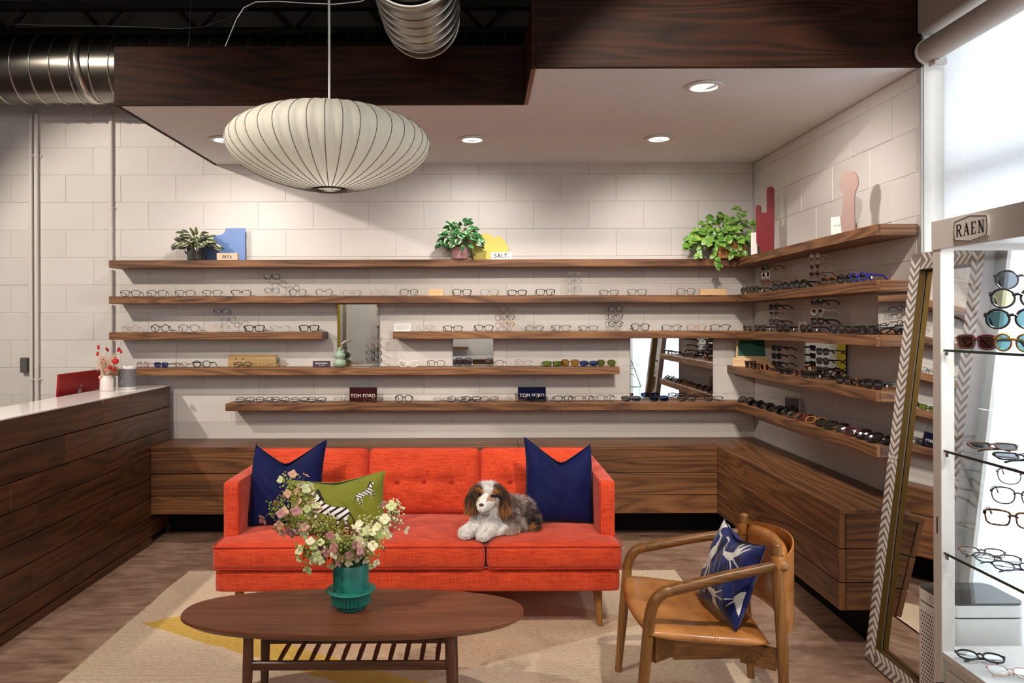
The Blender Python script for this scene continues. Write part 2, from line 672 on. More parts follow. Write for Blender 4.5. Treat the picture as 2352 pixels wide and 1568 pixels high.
def mk_rug():
    t = NT('flatwoven_rug')
    g = t.n('NewGeometry').outputs['Position']
    sp = t.n('SeparateXYZ')
    t.l(g, sp.inputs[0])
    X, Y = sp.outputs[0], sp.outputs[1]
    wob = t.math('MULTIPLY_ADD', t.noise(g, 9.0, 3.0), 0.05, -0.025)
    ax = t.math('DIVIDE', t.math('ABSOLUTE', t.math('ADD', X, 0.25)), 1.45)
    ay = t.math('DIVIDE', t.math('ABSOLUTE', t.math('SUBTRACT', Y, 3.7)), 0.80)
    r = t.math('ADD', t.math('ADD', ax, ay), wob)
    inside = t.math('LESS_THAN', r, 1.0)
    core = t.math('LESS_THAN', r, 0.76)
    left = t.math('LESS_THAN', t.math('ADD', X, wob), -0.22)
    w1 = t.noise(t.mapping(g, (40, 150, 1)), 1.0, 3.0, 0.6)
    w2 = t.noise(t.mapping(g, (160, 60, 1)), 1.0, 2.0, 0.6)
    w3 = t.noise(g, 6.0, 3.0)
    strand = t.noise(t.mapping(g, (12, 90, 1)), 1.0, 2.0)
    cream = t.ramp(w1, [(0.25, srgb(190, 166, 136)), (0.5, srgb(226, 206, 180)), (0.8, srgb(242, 228, 208))])
    taupe = t.ramp(w1, [(0.25, srgb(164, 136, 106)), (0.5, srgb(206, 178, 150)), (0.8, srgb(226, 202, 178))])
    yellow = t.ramp(w1, [(0.25, srgb(180, 140, 52)), (0.5, srgb(216, 180, 84)), (0.8, srgb(226, 200, 120))])
    ring = t.mix(left, cream, yellow)
    c = t.mix(inside, cream, t.mix(core, ring, taupe))
    c = t.mix(t.math('MULTIPLY', strand, 0.16), c, srgb(166, 128, 96))
    c = t.mix(t.math('MULTIPLY', w3, 0.14), c, srgb(206, 170, 136))
    rows = t.math('SINE', t.math('MULTIPLY', Y, 2 * math.pi / 0.011))
    h = t.math('ADD', t.math('ADD', w1, w2), t.math('MULTIPLY', rows, 0.35))
    return t.set(c, 0.95, 0, 0.1, bump=h, bstr=0.55, bdist=0.006)


M_RUG = mk_rug()


def thin_glass(name, tint=(1, 1, 1, 1), gloss=0.06, grough=0.02, gcol=(1, 1, 1, 1), fres=0.22):
    t = NT(name)
    t.t.nodes.remove(t.b)
    tr = t.n('BsdfTransparent'); tr.inputs[0].default_value = tint
    gl = t.n('BsdfGlossy'); gl.inputs['Roughness'].default_value = grough; gl.inputs['Color'].default_value = gcol
    lw = t.n('LayerWeight'); lw.inputs[0].default_value = 0.25
    f = t.math('MULTIPLY_ADD', lw.outputs['Fresnel'], fres, gloss)
    mx = t.n('MixShader')
    t.l(f, mx.inputs[0]); t.l(tr.outputs[0], mx.inputs[1]); t.l(gl.outputs[0], mx.inputs[2])
    t.l(mx.outputs[0], t.out.inputs['Surface'])
    return t.m


M_LENS = thin_glass('clear_lens', (0.95, 0.96, 0.96, 1), 0.015)
M_GLASS = thin_glass('cabinet_glass', (0.985, 0.995, 0.99, 1), 0.02)
M_ACRYL = thin_glass('clear_acrylic', (0.90, 0.90, 0.92, 1), 0.12)
SUN = {k: thin_glass('sun_lens_' + k, c, 0.012, 0.05, fres=0.10) for k, c in {
    'dark': (0.03, 0.03, 0.035, 1), 'brown': (0.10, 0.04, 0.025, 1), 'green': (0.22, 0.34, 0.05, 1), 'amber': (0.42, 0.26, 0.06, 1),
    'blue': (0.10, 0.14, 0.42, 1), 'teal': (0.15, 0.30, 0.32, 1), 'rose': (0.30, 0.08, 0.06, 1), 'lilac': (0.80, 0.78, 0.92, 1),
    'olive': (0.16, 0.20, 0.06, 1), 'smoke': (0.25, 0.27, 0.30, 1), 'sand': (0.72, 0.70, 0.45, 1)}.items()}


def mk_mirror():
    t = NT('mirror_silver')
    nz = t.noise(t.coord(), 2.0, 1.0)
    col = t.ramp(nz, [(0.3, (0.86, 0.88, 0.87, 1)), (0.7, (0.88, 0.90, 0.89, 1))])
    return t.set(col, 0.015, 1.0)


M_MIRROR = mk_mirror()
M_GLASSEDGE = plain('glass_edge_green', srgb(38, 62, 58), 0.2)


def emit(name, c, strength):
    t = NT(name)
    t.t.nodes.remove(t.b)
    e = t.n('Emission'); e.inputs[0].default_value = c; e.inputs[1].default_value = strength
    t.l(e.outputs[0], t.out.inputs['Surface'])
    return t.m


M_LAMP = emit('led_lens', (1.0, 0.95, 0.9, 1), 9.0)
M_STRIP = emit('cabinet_led', (0.96, 0.98, 1.0, 1), 4.0)


def mk_translucent(name, col, frac=0.6, rough=0.9, nscale=60):
    t = NT(name)
    nz = t.noise(t.coord(), nscale, 3.0)
    c = t.ramp(nz, [(0.3, tuple(q * 0.95 for q in col[:3]) + (1,)), (0.7, col)])
    t.set(c, rough, 0, 0.1)
    tl = t.n('BsdfTranslucent')
    t.l(c, tl.inputs[0])
    mx = t.n('MixShader'); mx.inputs[0].default_value = frac
    t.l(t.b.outputs[0], mx.inputs[1]); t.l(tl.outputs[0], mx.inputs[2])
    t.l(mx.outputs[0], t.out.inputs['Surface'])
    return t.m


M_SHADEROLL = mk_translucent('roller_blind_cloth', (0.88, 0.89, 0.91, 1), 0.6)
M_BUBBLE = mk_translucent('bubble_lamp_vinyl', srgb(232, 229, 218), 0.40, 0.5, 160)
M_SHOPGLASS = thin_glass('shop_window_glass', (0.95, 0.97, 0.97, 1), 0.03)
# ------------------------------------------------------------------ the setting
X_LEFT, Y_REAR, Z_CEIL = -5.6, -3.1, 4.05


def struct(name, mb, m, parent=None, loc=None, label=None, world=False):
    o = mb.build(name, m, parent, loc=loc, world=world)
    if parent is None:
        tag(o, label, None, None, 'structure')
    return o


struct('floor', MB().box((X_LEFT, Y_REAR, -0.1), (2.8, 5.6, 0)), M_FLOOR, label='brown stained polished concrete floor')
struct('ceiling', MB().box((X_LEFT, Y_REAR, Z_CEIL), (2.8, 5.6, Z_CEIL + .1)), M_BLACK, label='black open roof deck high above')
wall_back = struct('wall_back', MB().box((X_LEFT, D_BACK + .0028, 0), (2.3, D_BACK + .15, 3.36)), M_MORTAR, label='white painted block wall behind the shelves')
struct('wall_back_upper', MB().box((X_LEFT, D_BACK + .002, 3.36), (2.3, D_BACK + .15, Z_CEIL)), M_BLACKWALL, label='dark painted top of the block wall above the duct')
wall_right = struct('wall_right', MB().box((X_RIGHT + .0028, 3.40, 0), (2.30, 5.6, Z_CEIL)), M_MORTAR, label='white painted block side wall carrying shelves')
struct('wall_left', MB().box((X_LEFT - .1, Y_REAR, 0), (X_LEFT, 5.6, Z_CEIL)), M_PAINT, label='plain white wall beyond the counter')
struct('wall_rear', MB().box((X_LEFT, Y_REAR - .1, 0), (2.8, Y_REAR, Z_CEIL)), M_PAINT, label='plain white wall opposite the shelf wall')
struct('wall_window_return', MB().box((X_RIGHT + .012, 3.388, 0), (2.30, 3.3995, 2.818)), M_PAINT, label='white plastered window reveal at the end of the side wall')

# painted concrete blocks, running bond
BW, BH, GAP = 0.4064, 0.2032, 0.0035
Z0 = 2.605 - 9 * BH
bl = MB().box((-BW / 2 + GAP / 2, -0.004, -BH / 2 + GAP / 2), (BW / 2 - GAP / 2, 0.004, BH / 2 - GAP / 2), 0.0025).mesh('block')
bl.materials.append(M_BLOCK)
cut_cache = {}
def cut_block(w, h):
    k = (round(w, 3), round(h, 3))
    if k not in cut_cache:
        me = MB().box((-w / 2 + GAP / 2, -0.004, -h / 2 + GAP / 2), (w / 2 - GAP / 2, 0.004, h / 2 - GAP / 2), 0.0025).mesh('block')
        me.materials.append(M_BLOCK)
        cut_cache[k] = me
    return cut_cache[k]

def lay_blocks(parent, u0, u1, phase, place, zmin, zmax, skip=None):
    k = 0
    z = Z0
    while z < zmax - 0.02:
        zt = min(z + BH, zmax)
        if zt > zmin:
            u = phase + (0 if k % 2 else BW / 2)
            u -= math.ceil((u - u0) / BW) * BW
            while u < u1 - 0.01:
                a, b = max(u, u0), min(u + BW, u1)
                if b - a > 0.03 and not (skip and skip(a, b, z, zt)):
                    full = abs(b - a - BW) < 1e-4 and abs(zt - z - BH) < 1e-4
                    me = bl if full else cut_block(b - a, zt - z)
                    place(parent, me, (a + b) / 2, (z + zt) / 2)
                u += BW
        z += BH
        k += 1

def place_back(parent, me, u, z):
    child(me, 'block', parent, (u + RND.uniform(-.0008, .0008), D_BACK + .004 + RND.uniform(-.0012, .0012), z))
def place_right(parent, me, u, z):
    child(me, 'block', parent, (X_RIGHT + .004 + RND.uniform(-.0012, .0012), u, z), (0, 0, math.pi / 2))
lay_blocks(wall_back, -3.75, X_RIGHT, 0.0, place_back, 0.60, 3.36,
           skip=lambda a, b, z, zt: (z > SOFFIT_Z and a > -1.9) or (b < -2.66 and zt < 0.95) or (zt < 0.66))
lay_blocks(wall_right, 3.40, D_BACK - .01, D_BACK, place_right, 0.60, SOFFIT_Z, skip=lambda a, b, z, zt: zt < 0.66)

# raw edge bead at the end of the block wall
struct('trim_1', MB().box((X_RIGHT - .001, 3.391, 0.2), (X_RIGHT + .014, 3.3995, SOFFIT_Z), .002), M_GREYMETAL.copy() if False else plain('raw_bead', srgb(188, 186, 182), 0.7), label='pale raw plaster bead at the end of the block wall')

# soffit with dark veneer fascia
SX0, SX1, SY0, SY1, ST = -1.95, 0.245, 3.956, 3.38, 2.99
sof = thing('ceiling_soffit', (0, 4.4, SOFFIT_Z), 'white dropped soffit with dark oak fascia over the shelf corner', None, kind='structure')
MB().prism([(SX0 + .018, SY0 + .018), (SX1 + .018, SY0 + .018), (SX1 + .018, SY1 + .018), (X_RIGHT - .001, SY1 + .018), (X_RIGHT - .001, D_BACK - .001), (SX0 + .018, D_BACK - .001)],
           SOFFIT_Z + .006, SOFFIT_Z + .05).build('ceiling_panel', M_SOFFIT, sof, world=True)
MB().prism([(SX0 + .018, SY0 + .018), (SX1 + .018, SY0 + .018), (SX1 + .018, SY1 + .018), (X_RIGHT - .001, SY1 + .018), (X_RIGHT - .001, D_BACK - .001), (SX0 + .018, D_BACK - .001)],
           ST - .03, ST - .002).build('top_panel', M_BLACK, sof, world=True)
board('fascia_board', (SX0, SY0, SOFFIT_Z), (SX1, SY0 + .018, ST), W_FASCIA[0], sof)
board('fascia_board', (SX1 + .0185, SY1, SOFFIT_Z), (X_RIGHT - .001, SY1 + .018, ST), W_FASCIA[0], sof)
board('fascia_board', (SX1, SY1, SOFFIT_Z), (SX1 + .018, SY0 - .0005, ST), W_FASCIA[1], sof)
board('fascia_board', (SX0, SY0 + .0185, SOFFIT_Z), (SX0 + .018, D_BACK - .001, ST), W_FASCIA[1], sof)
board('edge_strip', (SX1 - .001, SY1 + .02, SOFFIT_Z - .004), (SX1 + .02, SY0 - .001, SOFFIT_Z - .0002), W_EDGE[1], sof)
board('edge_strip', (SX1 + .02, SY1 + .0005, SOFFIT_Z - .0025), (X_RIGHT - .001, SY1 + .016, SOFFIT_Z - .0002), W_FASCIA[0], sof)

# recessed gimbal downlights
for i, (x, y, t) in enumerate(RECESSED):
    lab = ['round recessed downlight partly hidden by the bubble pendant', 'round recessed downlight above the middle of the shelf wall',
           'round recessed downlight in the corner above the trailing plant', 'largest bright recessed downlight, nearest the dark front fascia'][i]
    dl = thing('recessed_downlight', (x, y, SOFFIT_Z + .006), lab, 'downlight', 'recessed downlights in the soffit')
    MB().lathe([(.062, -.001), (.088, -.001), (.094, -.004), (.088, -.009), (.068, -.012), (.062, -.008), (.062, -.001)], 32).build('trim_ring', M_WHITE, dl)
    d = (Vector(t) - Vector((x, y, SOFFIT_Z))).normalized()
    tilt = Vector((0, 0, -1)).rotation_difference(Vector((d.x * .35, d.y * .35, -1)).normalized()).to_euler()
    MB().lathe([(.0, -.003), (.05, -.003), (.056, -.001), (.056, .0)], 28).build('lamp_lens', M_LAMP, dl, loc=(0, 0, -.004), rot=tilt)

# side window: blind, bulkhead, frame
struct('window_1', MB().box((2.20, -2.6, 0.02), (2.206, 3.36, 2.80)), M_SHOPGLASS, label='tall shop window behind the white roller blind')
wf = bpy.data.objects['window_1']
for a, b in [((2.18, -2.6, 2.10), (2.25, 3.38, 2.20)), ((2.18, -2.6, 0.0), (2.25, 3.38, 0.10)), ((2.18, -2.6, 2.74), (2.25, 3.38, 2.818)),
             ((2.18, 3.31, 0.1), (2.25, 3.385, 2.74)), ((2.18, 1.2, 0.1), (2.25, 1.27, 2.74)), ((2.18, -.9, 0.1), (2.25, -.83, 2.74))]:
    MB().box(a, b, .004).build('window_frame', M_DARKMETAL, wf)
struct('wall_bulkhead', MB().box((2.0, -2.6, 2.818), (2.5, 3.365, Z_CEIL), .003), plain('bulkhead_paint', srgb(186, 174, 164), .6), label='beige bulkhead above the blind')
rb = thing('roller_blind', (2.045, 0, 2.735), 'white roller blind drawn down over the tall side window', 'blind')
MB().tube([(2.045, 3.355, 2.735), (2.045, -1.6, 2.735)], .054, 24).build('roller_tube', plain('blind_tube', srgb(196, 186, 178), .6), rb, world=True)
MB().tube([(2.045, 3.368, 2.735), (2.045, 3.355, 2.735)], .058, 24).build('end_cap', M_WHITE, rb, world=True)
MB().box((2.04, 3.30, 2.66), (2.13, 3.35, 2.678), .002).build('end_bracket', M_WHITE, rb, world=True)
MB().box((2.094, -1.55, 0.10), (2.0955, 3.325, 2.735)).build('blind_cloth', M_SHADEROLL, rb, world=True)
MB().box((2.088, -1.55, 0.075), (2.101, 3.325, 0.102), .003).build('hem_bar', M_WHITE, rb, world=True)

# black bar joists of the open roof
for jy, lab in ((5.28, 'black steel bar joist nearest the block wall'), (4.84, 'black steel bar joist above the spiral duct'), (2.35, 'black steel bar joist above the bubble pendant'), (1.6, 'black steel bar joist above the shop floor')):
    j = thing('bar_joist', (-1.8, jy, 3.56), lab, 'joist', 'roof joists')
    zb, zt = (3.56, 3.98)
    mb = MB()
    for dy in (-.03, .006):
        mb.box((X_LEFT + .05, jy + dy, zb), (1.98, jy + dy + .024, zb + .05))
    mb.build('bottom_chord', M_BLACK, j, world=True)
    MB().box((X_LEFT + .05, jy - .04, zt), (1.98, jy + .04, zt + .05)).build('top_chord', M_BLACK, j, world=True)
    x = X_LEFT + .2
    k = 0
    while x < 1.6:
        MB().tube([(x, jy, zb + .03 if k % 2 == 0 else zt), (x + .34, jy, zt if k % 2 == 0 else zb + .03)], .014, 6).build('web_bar', M_BLACK, j, world=True)
        x += .34
        k += 1
# cross bridging rods
for k, (x0, x1) in enumerate(((-3.5, -2.9), (-1.3, -.9), (-.35, .2))):
    MB().tube([(x0, 4.88, 3.62), (x1, 5.24, 3.97)], .012, 6).build('bridging_rod', M_BLACK, bpy.data.objects['bar_joist'], world=True)

# spiral duct along the block wall
DR = .231
du = thing('spiral_duct', (-2.5, 5.10, 3.267), 'long galvanised spiral duct along the top of the block wall', 'duct')
MB().tube([(x / 10, 5.10, 3.267) for x in range(-54, 17, 2)], DR, 48, caps=False).build('duct_body', M_DUCT, du, world=True)
x = -5.3
while x < 1.4:
    pth = [(x + .13 * a / 40, 5.10 - math.cos(2 * math.pi * a / 40) * (DR + .002), 3.267 + math.sin(2 * math.pi * a / 40) * (DR + .002)) for a in range(41)]
    MB().tube(pth, .005, 6, caps=False).build('seam', M_SEAM, du, world=True)
    x += .13
MB().lathe([(DR + .004, -.03), (DR + .006, -.03), (DR + .006, .03), (DR + .004, .03)], 48, mat=Matrix.Translation((-2.66, 5.10, 3.267)) @ Matrix.Rotation(math.radians(88), 4, 'Y')).build('joint_band', M_SEAM, du, world=True)
for x in (-4.6, -3.9):
    MB().tube([(x, 5.10, 3.5), (x, 5.10, Z_CEIL)], .006, 6).build('hanger', M_BLACK, du, world=True)

# drop duct in front of the soffit
d2 = thing('drop_duct', (-.27, 3.3, 2.97), 'short galvanised spiral duct hanging in front of the soffit', 'duct')
cx, cz, r2 = -.272, 2.968, .178
path = [(cx, 2.98, cz), (cx, 3.1, cz), (cx, 3.3, cz), (cx, 3.5, cz)]
path += [(cx, 3.5 + .26 * math.sin(a), cz + .26 * (1 - math.cos(a))) for a in [math.radians(q) for q in range(10, 91, 10)]] + [(cx, 3.76, Z_CEIL - .02)]
MB().tube(path, r2, 48, caps=False).build('duct_body', M_DUCT, d2, world=True)
for k in range(6):
    yy = 3.07 + .088 * k
    MB().tube([(cx + (r2 + .002) * math.cos(q), yy + .012 * math.sin(q), cz + (r2 + .002) * math.sin(q)) for q in [2 * math.pi * a / 40 for a in range(40)]], .0045, 6, closed=True).build('seam', M_SEAM, d2, world=True)
for k in range(1, 5):
    a = math.radians(18 * k)
    ctr = Vector((cx, 3.5 + .26 * math.sin(a), cz + .26 * (1 - math.cos(a))))
    tn = Vector((0, math.cos(a), math.sin(a))); u = Vector((1, 0, 0)); w = tn.cross(u)
    MB().tube([ctr + (u * math.cos(q) + w * math.sin(q)) * (r2 + .002) for q in [2 * math.pi * b / 40 for b in range(40)]], .0045, 6, closed=True).build('seam', M_SEAM, d2, world=True)
MB().lathe([(r2 + .003, -.05), (r2 + .012, -.05), (r2 + .012, .0), (r2 + .02, .0), (r2 + .02, .022), (r2 + .003, .022)], 48, mat=Matrix.Translation((cx, 3.0, cz)) @ Matrix.Rotation(math.pi / 2, 4, 'X')).build('collar', M_SEAM, d2, world=True)
el = [(cx, 2.99 - .24 * math.sin(a), cz + .24 * (1 - math.cos(a))) for a in [math.radians(q) for q in range(0, 91, 10)]] + [(cx, 2.75, Z_CEIL - .02)]
MB().tube(el, r2 - .004, 48, caps=False).build('elbow', M_DUCT, d2, world=True)
for s in (-1, 1):
    MB().box((cx + s * (r2 + .006) - .006, 3.02, 2.93), (cx + s * (r2 + .006) + .006, 3.16, 3.16), .002).build('hanger_strap', M_CHROME, d2, world=True)
    MB().tube([(cx + s * (r2 + .006), 3.09, 3.15), (cx + s * (r2 + .006), 3.09, Z_CEIL)], .006, 6).build('hanger_rod', M_BLACK, d2, world=True)

# wires and conduit in the open roof
tag(MB().tube([at(435, 104, 3.97), at(438, 60, 3.97), at(442, -40, 3.97)], .0022, 6).build('hanging_cable', M_CHROME), 'thin steel suspension cable rising from the long fascia', 'cable')
pts = [at(516, 112, 4.0), at(530, 78, 4.0), at(545, 42, 4.0), at(562, 16, 4.0), at(590, 3, 4.0), at(640, 2, 4.0), at(700, 6, 4.0), at(770, 9, 4.0), at(830, 3, 4.0), at(880, -20, 4.0)]
tag(MB().tube(pts, .0055, 8).build('flexible_conduit', M_CHROME), 'flexible metal conduit looping up from the long fascia', 'conduit')
pts = [Vector((-2.99, 4.81, 3.555)), at(30, 52, 4.7), at(120, 56, 4.7), at(230, 57, 4.7), at(320, 60, 4.7), at(410, 64, 4.7), at(470, 60, 4.7), at(520, 42, 4.7), Vector((-1.5, 4.81, 3.555))]
tag(MB().tube(pts, .0028, 8).build('white_wire', M_GREYMETAL), 'pale wire slung under the joists', 'wire')
# wall conduits and junction box
for x, r, top, bot, lab in ((72, .0125, 3.05, .75, 'thin grey conduit running down the block wall'), (84.5, .0145, 3.05, .75, 'thicker grey conduit beside its thin twin on the block wall'), (256, .014, 3.03, 1.965, 'grey conduit dropping from the soffit behind the shelf ends')):
    X = (x - 1100) / FPX * (D_BACK - .02)
    c = thing('wall_conduit', (X, D_BACK - .022, bot), lab, 'conduit', 'conduits on the block wall')
    MB().tube([(X, D_BACK - .022, bot), (X, D_BACK - .022, top)], r, 12).build('pipe', M_PAINT, c, world=True)
    for z in ((2.745, 1.1) if x < 100 else (2.36,)):
        MB().tube([(X, D_BACK - .022, z - .009), (X, D_BACK - .022, z + .009)], r + .004, 12).build('clamp', M_PAINT, c, world=True)
        MB().box((X - r - .016, D_BACK - .008, z - .008), (X + r + .016, D_BACK - .0025, z + .008), .001).build('clamp_foot', M_PAINT, c, world=True)
for z0, z1 in ((1.70, 1.905), (1.45, 1.648), (1.20, 1.39), (.7, 1.13)):
    X = (256 - 1100) / FPX * (D_BACK - .02)
    c = bpy.data.objects['wall_conduit.002']
    MB().tube([(X, D_BACK - .022, z0), (X, D_BACK - .022, z1)], .014, 12).build('pipe', M_PAINT, c, world=True)
a = at(53, 852, D_BACK); b = at(68, 818, D_BACK)
jb = thing('junction_box', ((a.x + b.x) / 2, D_BACK - .02, a.z), 'dark grey metal junction box beside the twin conduits', 'box')
MB().box((a.x, D_BACK - .042, a.z), (b.x, D_BACK - .0025, b.z), .004).build('box_body', M_GREYMETAL, jb, world=True)
for z in (a.z + .012, b.z - .012):
    MB().tube([((a.x + b.x) / 2, D_BACK - .045, z), ((a.x + b.x) / 2, D_BACK - .041, z)], .004, 8).build('screw', M_CHROME, jb, world=True)

# room behind the camera, seen only in the mirrors
rs = thing('rear_display_wall', (-2.2, Y_REAR + .02, 0), 'display shelves on the wall opposite, seen only in the small mirrors', 'display')
for z in (1.0, 1.4, 1.8):
    board('shelf', (-1.9, Y_REAR + .005, z), (-.2, Y_REAR + .25, z + .05), W_SHELF[0], rs)
board('yellow_panel', (-2.75, Y_REAR + .4, 0), (-2.55, Y_REAR + .45, 2.6), plain('mustard_panel', srgb(186, 160, 40), .6), rs)
board('white_panel', (-2.45, Y_REAR + .3, 0), (-2.02, Y_REAR + .34, 2.6), M_WHITE, rs)
board('low_cabinet', (-.9, Y_REAR + .3, 0), (1.4, Y_REAR + .8, .85), W_DESK[0], rs)
board('cabinet_top', (-.92, Y_REAR + .28, .85), (1.42, Y_REAR + .82, .89), M_QUARTZ, rs)

# added transom window dressing the rear fill light; track lamps behind the camera
struct('added_transom', MB().box((-3.7, Y_REAR + .002, 2.15), (2.1, Y_REAR + .012, 3.85)), M_SHOPGLASS, label='added transom window dressing the fill light, high in the wall opposite')
w2_ = bpy.data.objects['added_transom']
for a_, b_ in (((-3.76, Y_REAR + .001, 2.09), (2.16, Y_REAR + .05, 2.15)), ((-3.76, Y_REAR + .001, 3.85), (2.16, Y_REAR + .05, 3.91)), ((-3.76, Y_REAR + .001, 2.15), (-3.7, Y_REAR + .05, 3.85)), ((2.1, Y_REAR + .001, 2.15), (2.16, Y_REAR + .05, 3.85))):
    MB().box(a_, b_, .003).build('window_frame', M_DARKMETAL, w2_)
tl = thing('ceiling_track_lights', (-.8, .8, 3.6), 'black ceiling track with spot lamps over the shop floor, outside the picture', 'track light')
for p, t, e, a in TRACK:  # last two heads belong to the added rear-wall spots
    p, d = Vector(p), (Vector(t) - Vector(p)).normalized()
    MB().tube([p - d * .16, p - d * .05, p - d * .045], [.04, .045, .045], 20).build('lamp_head', M_BLACK, tl, world=True)
    MB().tube([p - d * .1, (p.x, p.y - d.y * .1, Z_CEIL)], .008, 8).build('lamp_arm', M_BLACK, tl, world=True)
# ------------------------------------------------------------------ shelves, bench, counter
SD, STH = 0.20, 0.052                       # shelf depth and thickness
SZ = {1: 1.958, 2: 1.701, 3: 1.445, 4: 1.189, 5: 0.935}    # top faces
XS, YS = X_RIGHT - SD, D_BACK - SD          # front faces of the two runs
E = .0045
def back_shelf(x0, x1, row, label):
    s = thing('wall_shelf', ((x0 + x1) / 2, D_BACK - SD / 2, SZ[row] - STH), label, 'shelf', 'floating shelves on the block wall')
    z0, z1 = SZ[row] - STH, SZ[row]
    board('front_board', (x0, YS, z0), (x1, YS + .02, z1), W_SHELF[0], s)
    board('top_board', (x0, YS + .0202, z1 - .02), (x1, D_BACK - E, z1), W_SHELF[0], s)
    board('bottom_board', (x0, YS + .0202, z0), (x1, D_BACK - E, z0 + .016), W_SHELF[0], s)
    for xa, xb in ((x0, x0 + .02), (x1 - .02, x1)):
        board('end_board', (xa, YS + .0202, z0 + .0162), (xb, D_BACK - E, z1 - .0202), W_SHELF[1], s)
    return s
def side_shelf(row, label, y1=YS - .0005):
    y0 = 3.405
    s = thing('side_shelf', (XS + SD / 2, (y0 + y1) / 2, SZ[row] - STH), label, 'shelf', 'floating shelves on the side wall')
    z0, z1 = SZ[row] - STH, SZ[row]
    board('front_board', (XS, y0 + .0002, z0), (XS + .02, y1, z1), W_SHELF[1], s)
    board('top_board', (XS + .0202, y0 + .0202, z1 - .02), (X_RIGHT - E, y1, z1), W_SHELF[1], s)
    board('bottom_board', (XS + .0202, y0 + .0202, z0), (X_RIGHT - E, y1, z0 + .016), W_SHELF[1], s)
    board('end_board', (XS + .0203, y0, z0), (X_RIGHT - E, y0 + .02, z1), W_SHELF[0], s)
    return s
XCOR = X_RIGHT - E
back_shelf(-2.633, XCOR, 1, 'top wooden wall shelf carrying potted plants, DITA and SALT signs')
back_shelf(-2.633, XCOR, 2, 'long wooden wall shelf second from the top, full of eyeglasses')
back_shelf(-2.633, -1.115, 3, 'short wooden wall shelf ending beside the upright wall mirror')
back_shelf(-.613, XCOR, 3, 'wooden wall shelf starting beside the upright mirror, third from top')
back_shelf(-2.633, 1.0, 4, 'wooden wall shelf fourth from top with green vase and wooden tray')
back_shelf(-1.806, XCOR, 5, 'lowest wooden wall shelf with folded glasses and TOM FORD signs')
side_shelf(1, 'top side-wall shelf with pink and dark red cutouts')
side_shelf(2, 'side-wall shelf second from top holding the blue sunglasses')
side_shelf(3, 'side-wall shelf third from top holding the white sunglasses')
side_shelf(4, 'side-wall shelf fourth from top with the green-lined display tray', D_BACK - E)
side_shelf(5, 'lowest side-wall shelf with folded dark sunglasses')
a = MB().tube([(-2.27 - .28, D_BACK - .02, 1.905), (-2.27 - .28, D_BACK - .02, 1.86)], .003, 6)

# L-shaped storage bench
BX, BY, BZ1, BZ0 = 1.633, 5.06, .66, .20
CX = -2.25                                   # customer face of the counter
bench = thing('corner_bench', (0, BY, BZ0), 'L-shaped dark oak plank bench running round the corner below the shelves', 'bench')
ZJ = [.66, .48, .327, .20]
board('top_board', (CX + .001, BY, .635), (.27, BY + .27, .66), W_BENCH[0], bench)
board('top_board', (.273, BY, .635), (BX - .001, BY + .27, .66), W_BENCH[0], bench)
board('top_board', (CX + .001, BY + .273, .635), (BX + .26, D_BACK - E, .659), W_BENCH[0], bench)
board('top_board', (BX, 3.349, .635), (BX + .26, BY + .27, .66), W_BENCH[1], bench)
board('top_board', (BX + .263, 3.349, .635), (X_RIGHT - E, D_BACK - E, .659), W_BENCH[1], bench)
for k in range(3):
    zt = ZJ[k] - (.0255 if k == 0 else .0045)
    for x0, x1 in (((CX + .001, -.62), (-.617, BX - .002)) if k == 1 else ((CX + .001, BX - .002),)):
        board('front_plank', (x0, BY + .002, ZJ[k + 1]), (x1, BY + .022, zt), W_BENCH[0], bench)
    board('front_plank', (BX, 3.37, ZJ[k + 1]), (BX + .02, BY + .02, zt), W_BENCH[1], bench)
    board('end_plank', (BX + .03, 3.351, ZJ[k + 1]), (X_RIGHT - E, 3.371, zt), W_BENCH[0], bench)
    board('corner_post', (BX, 3.351, ZJ[k + 1]), (BX + .027, 3.3695, zt), W_BENCH[2], bench)
MB().box((CX + .002, BY + .024, BZ0 - .002), (X_RIGHT - E, D_BACK - E, BZ0 + .01)).box((BX + .022, 3.373, BZ0 - .002), (X_RIGHT - E, BY + .023, BZ0 + .01)).build('bench_floor', M_PAINT, bench, world=True)
MB().box((CX + .002, BY + .30, 0), (X_RIGHT - E, BY + .33, BZ0 - .003)).box((BX + .2, 3.45, 0), (BX + .23, BY + .299, BZ0 - .003)).build('plinth', M_KICK, bench, world=True)

# reception counter
ct = thing('reception_counter', (CX - .16, 4.0, 0), 'long dark oak plank reception counter with white stone top', 'counter')
ZC = [1.057, .905, .745, .60, .445, .31, .152, .045]
CY0, CY1 = 1.2, 5.385
cuts = [[4.42, 2.6], [4.02, 2.9], [3.55, 2.2], [3.75, 2.6], [4.5, 3.1], [3.72, 2.3], [4.2, 2.7]]
for k in range(7):
    ys = [CY1] + cuts[k] + [CY0]
    for i in range(3):
        board('plank', (CX - .02, ys[i + 1] + .001, ZC[k + 1] + .0022), (CX, ys[i] - .001, ZC[k] - .0022), W_DESK[1], ct, .003)
board('base_board', (CX - .024, CY0, 0), (CX + .012, BY - .004, .043), W_DESK[1], ct)
for k in range(7):
    board('end_plank', (CX - .32, CY1 - .02, ZC[k + 1] + .0015), (CX - .0202, CY1, ZC[k] - .0015), W_DESK[0], ct)
MB().box((CX - .318, CY0, 0.0), (CX - .0205, CY1 - .021, 1.03)).build('carcass', M_BLACK, ct, world=True)
board('counter_top', (CX - .33, CY0, 1.033), (CX - .0003, CY1 + .004, 1.0598), M_QUARTZ, ct, .002)
board('desk_top', (CX - .95, CY0, .72), (CX - .332, CY1 - .02, .75), M_QUARTZ, ct)
board('desk_side', (CX - .93, CY1 - .06, 0), (CX - .34, CY1 - .03, .7195), W_DESK[0], ct)
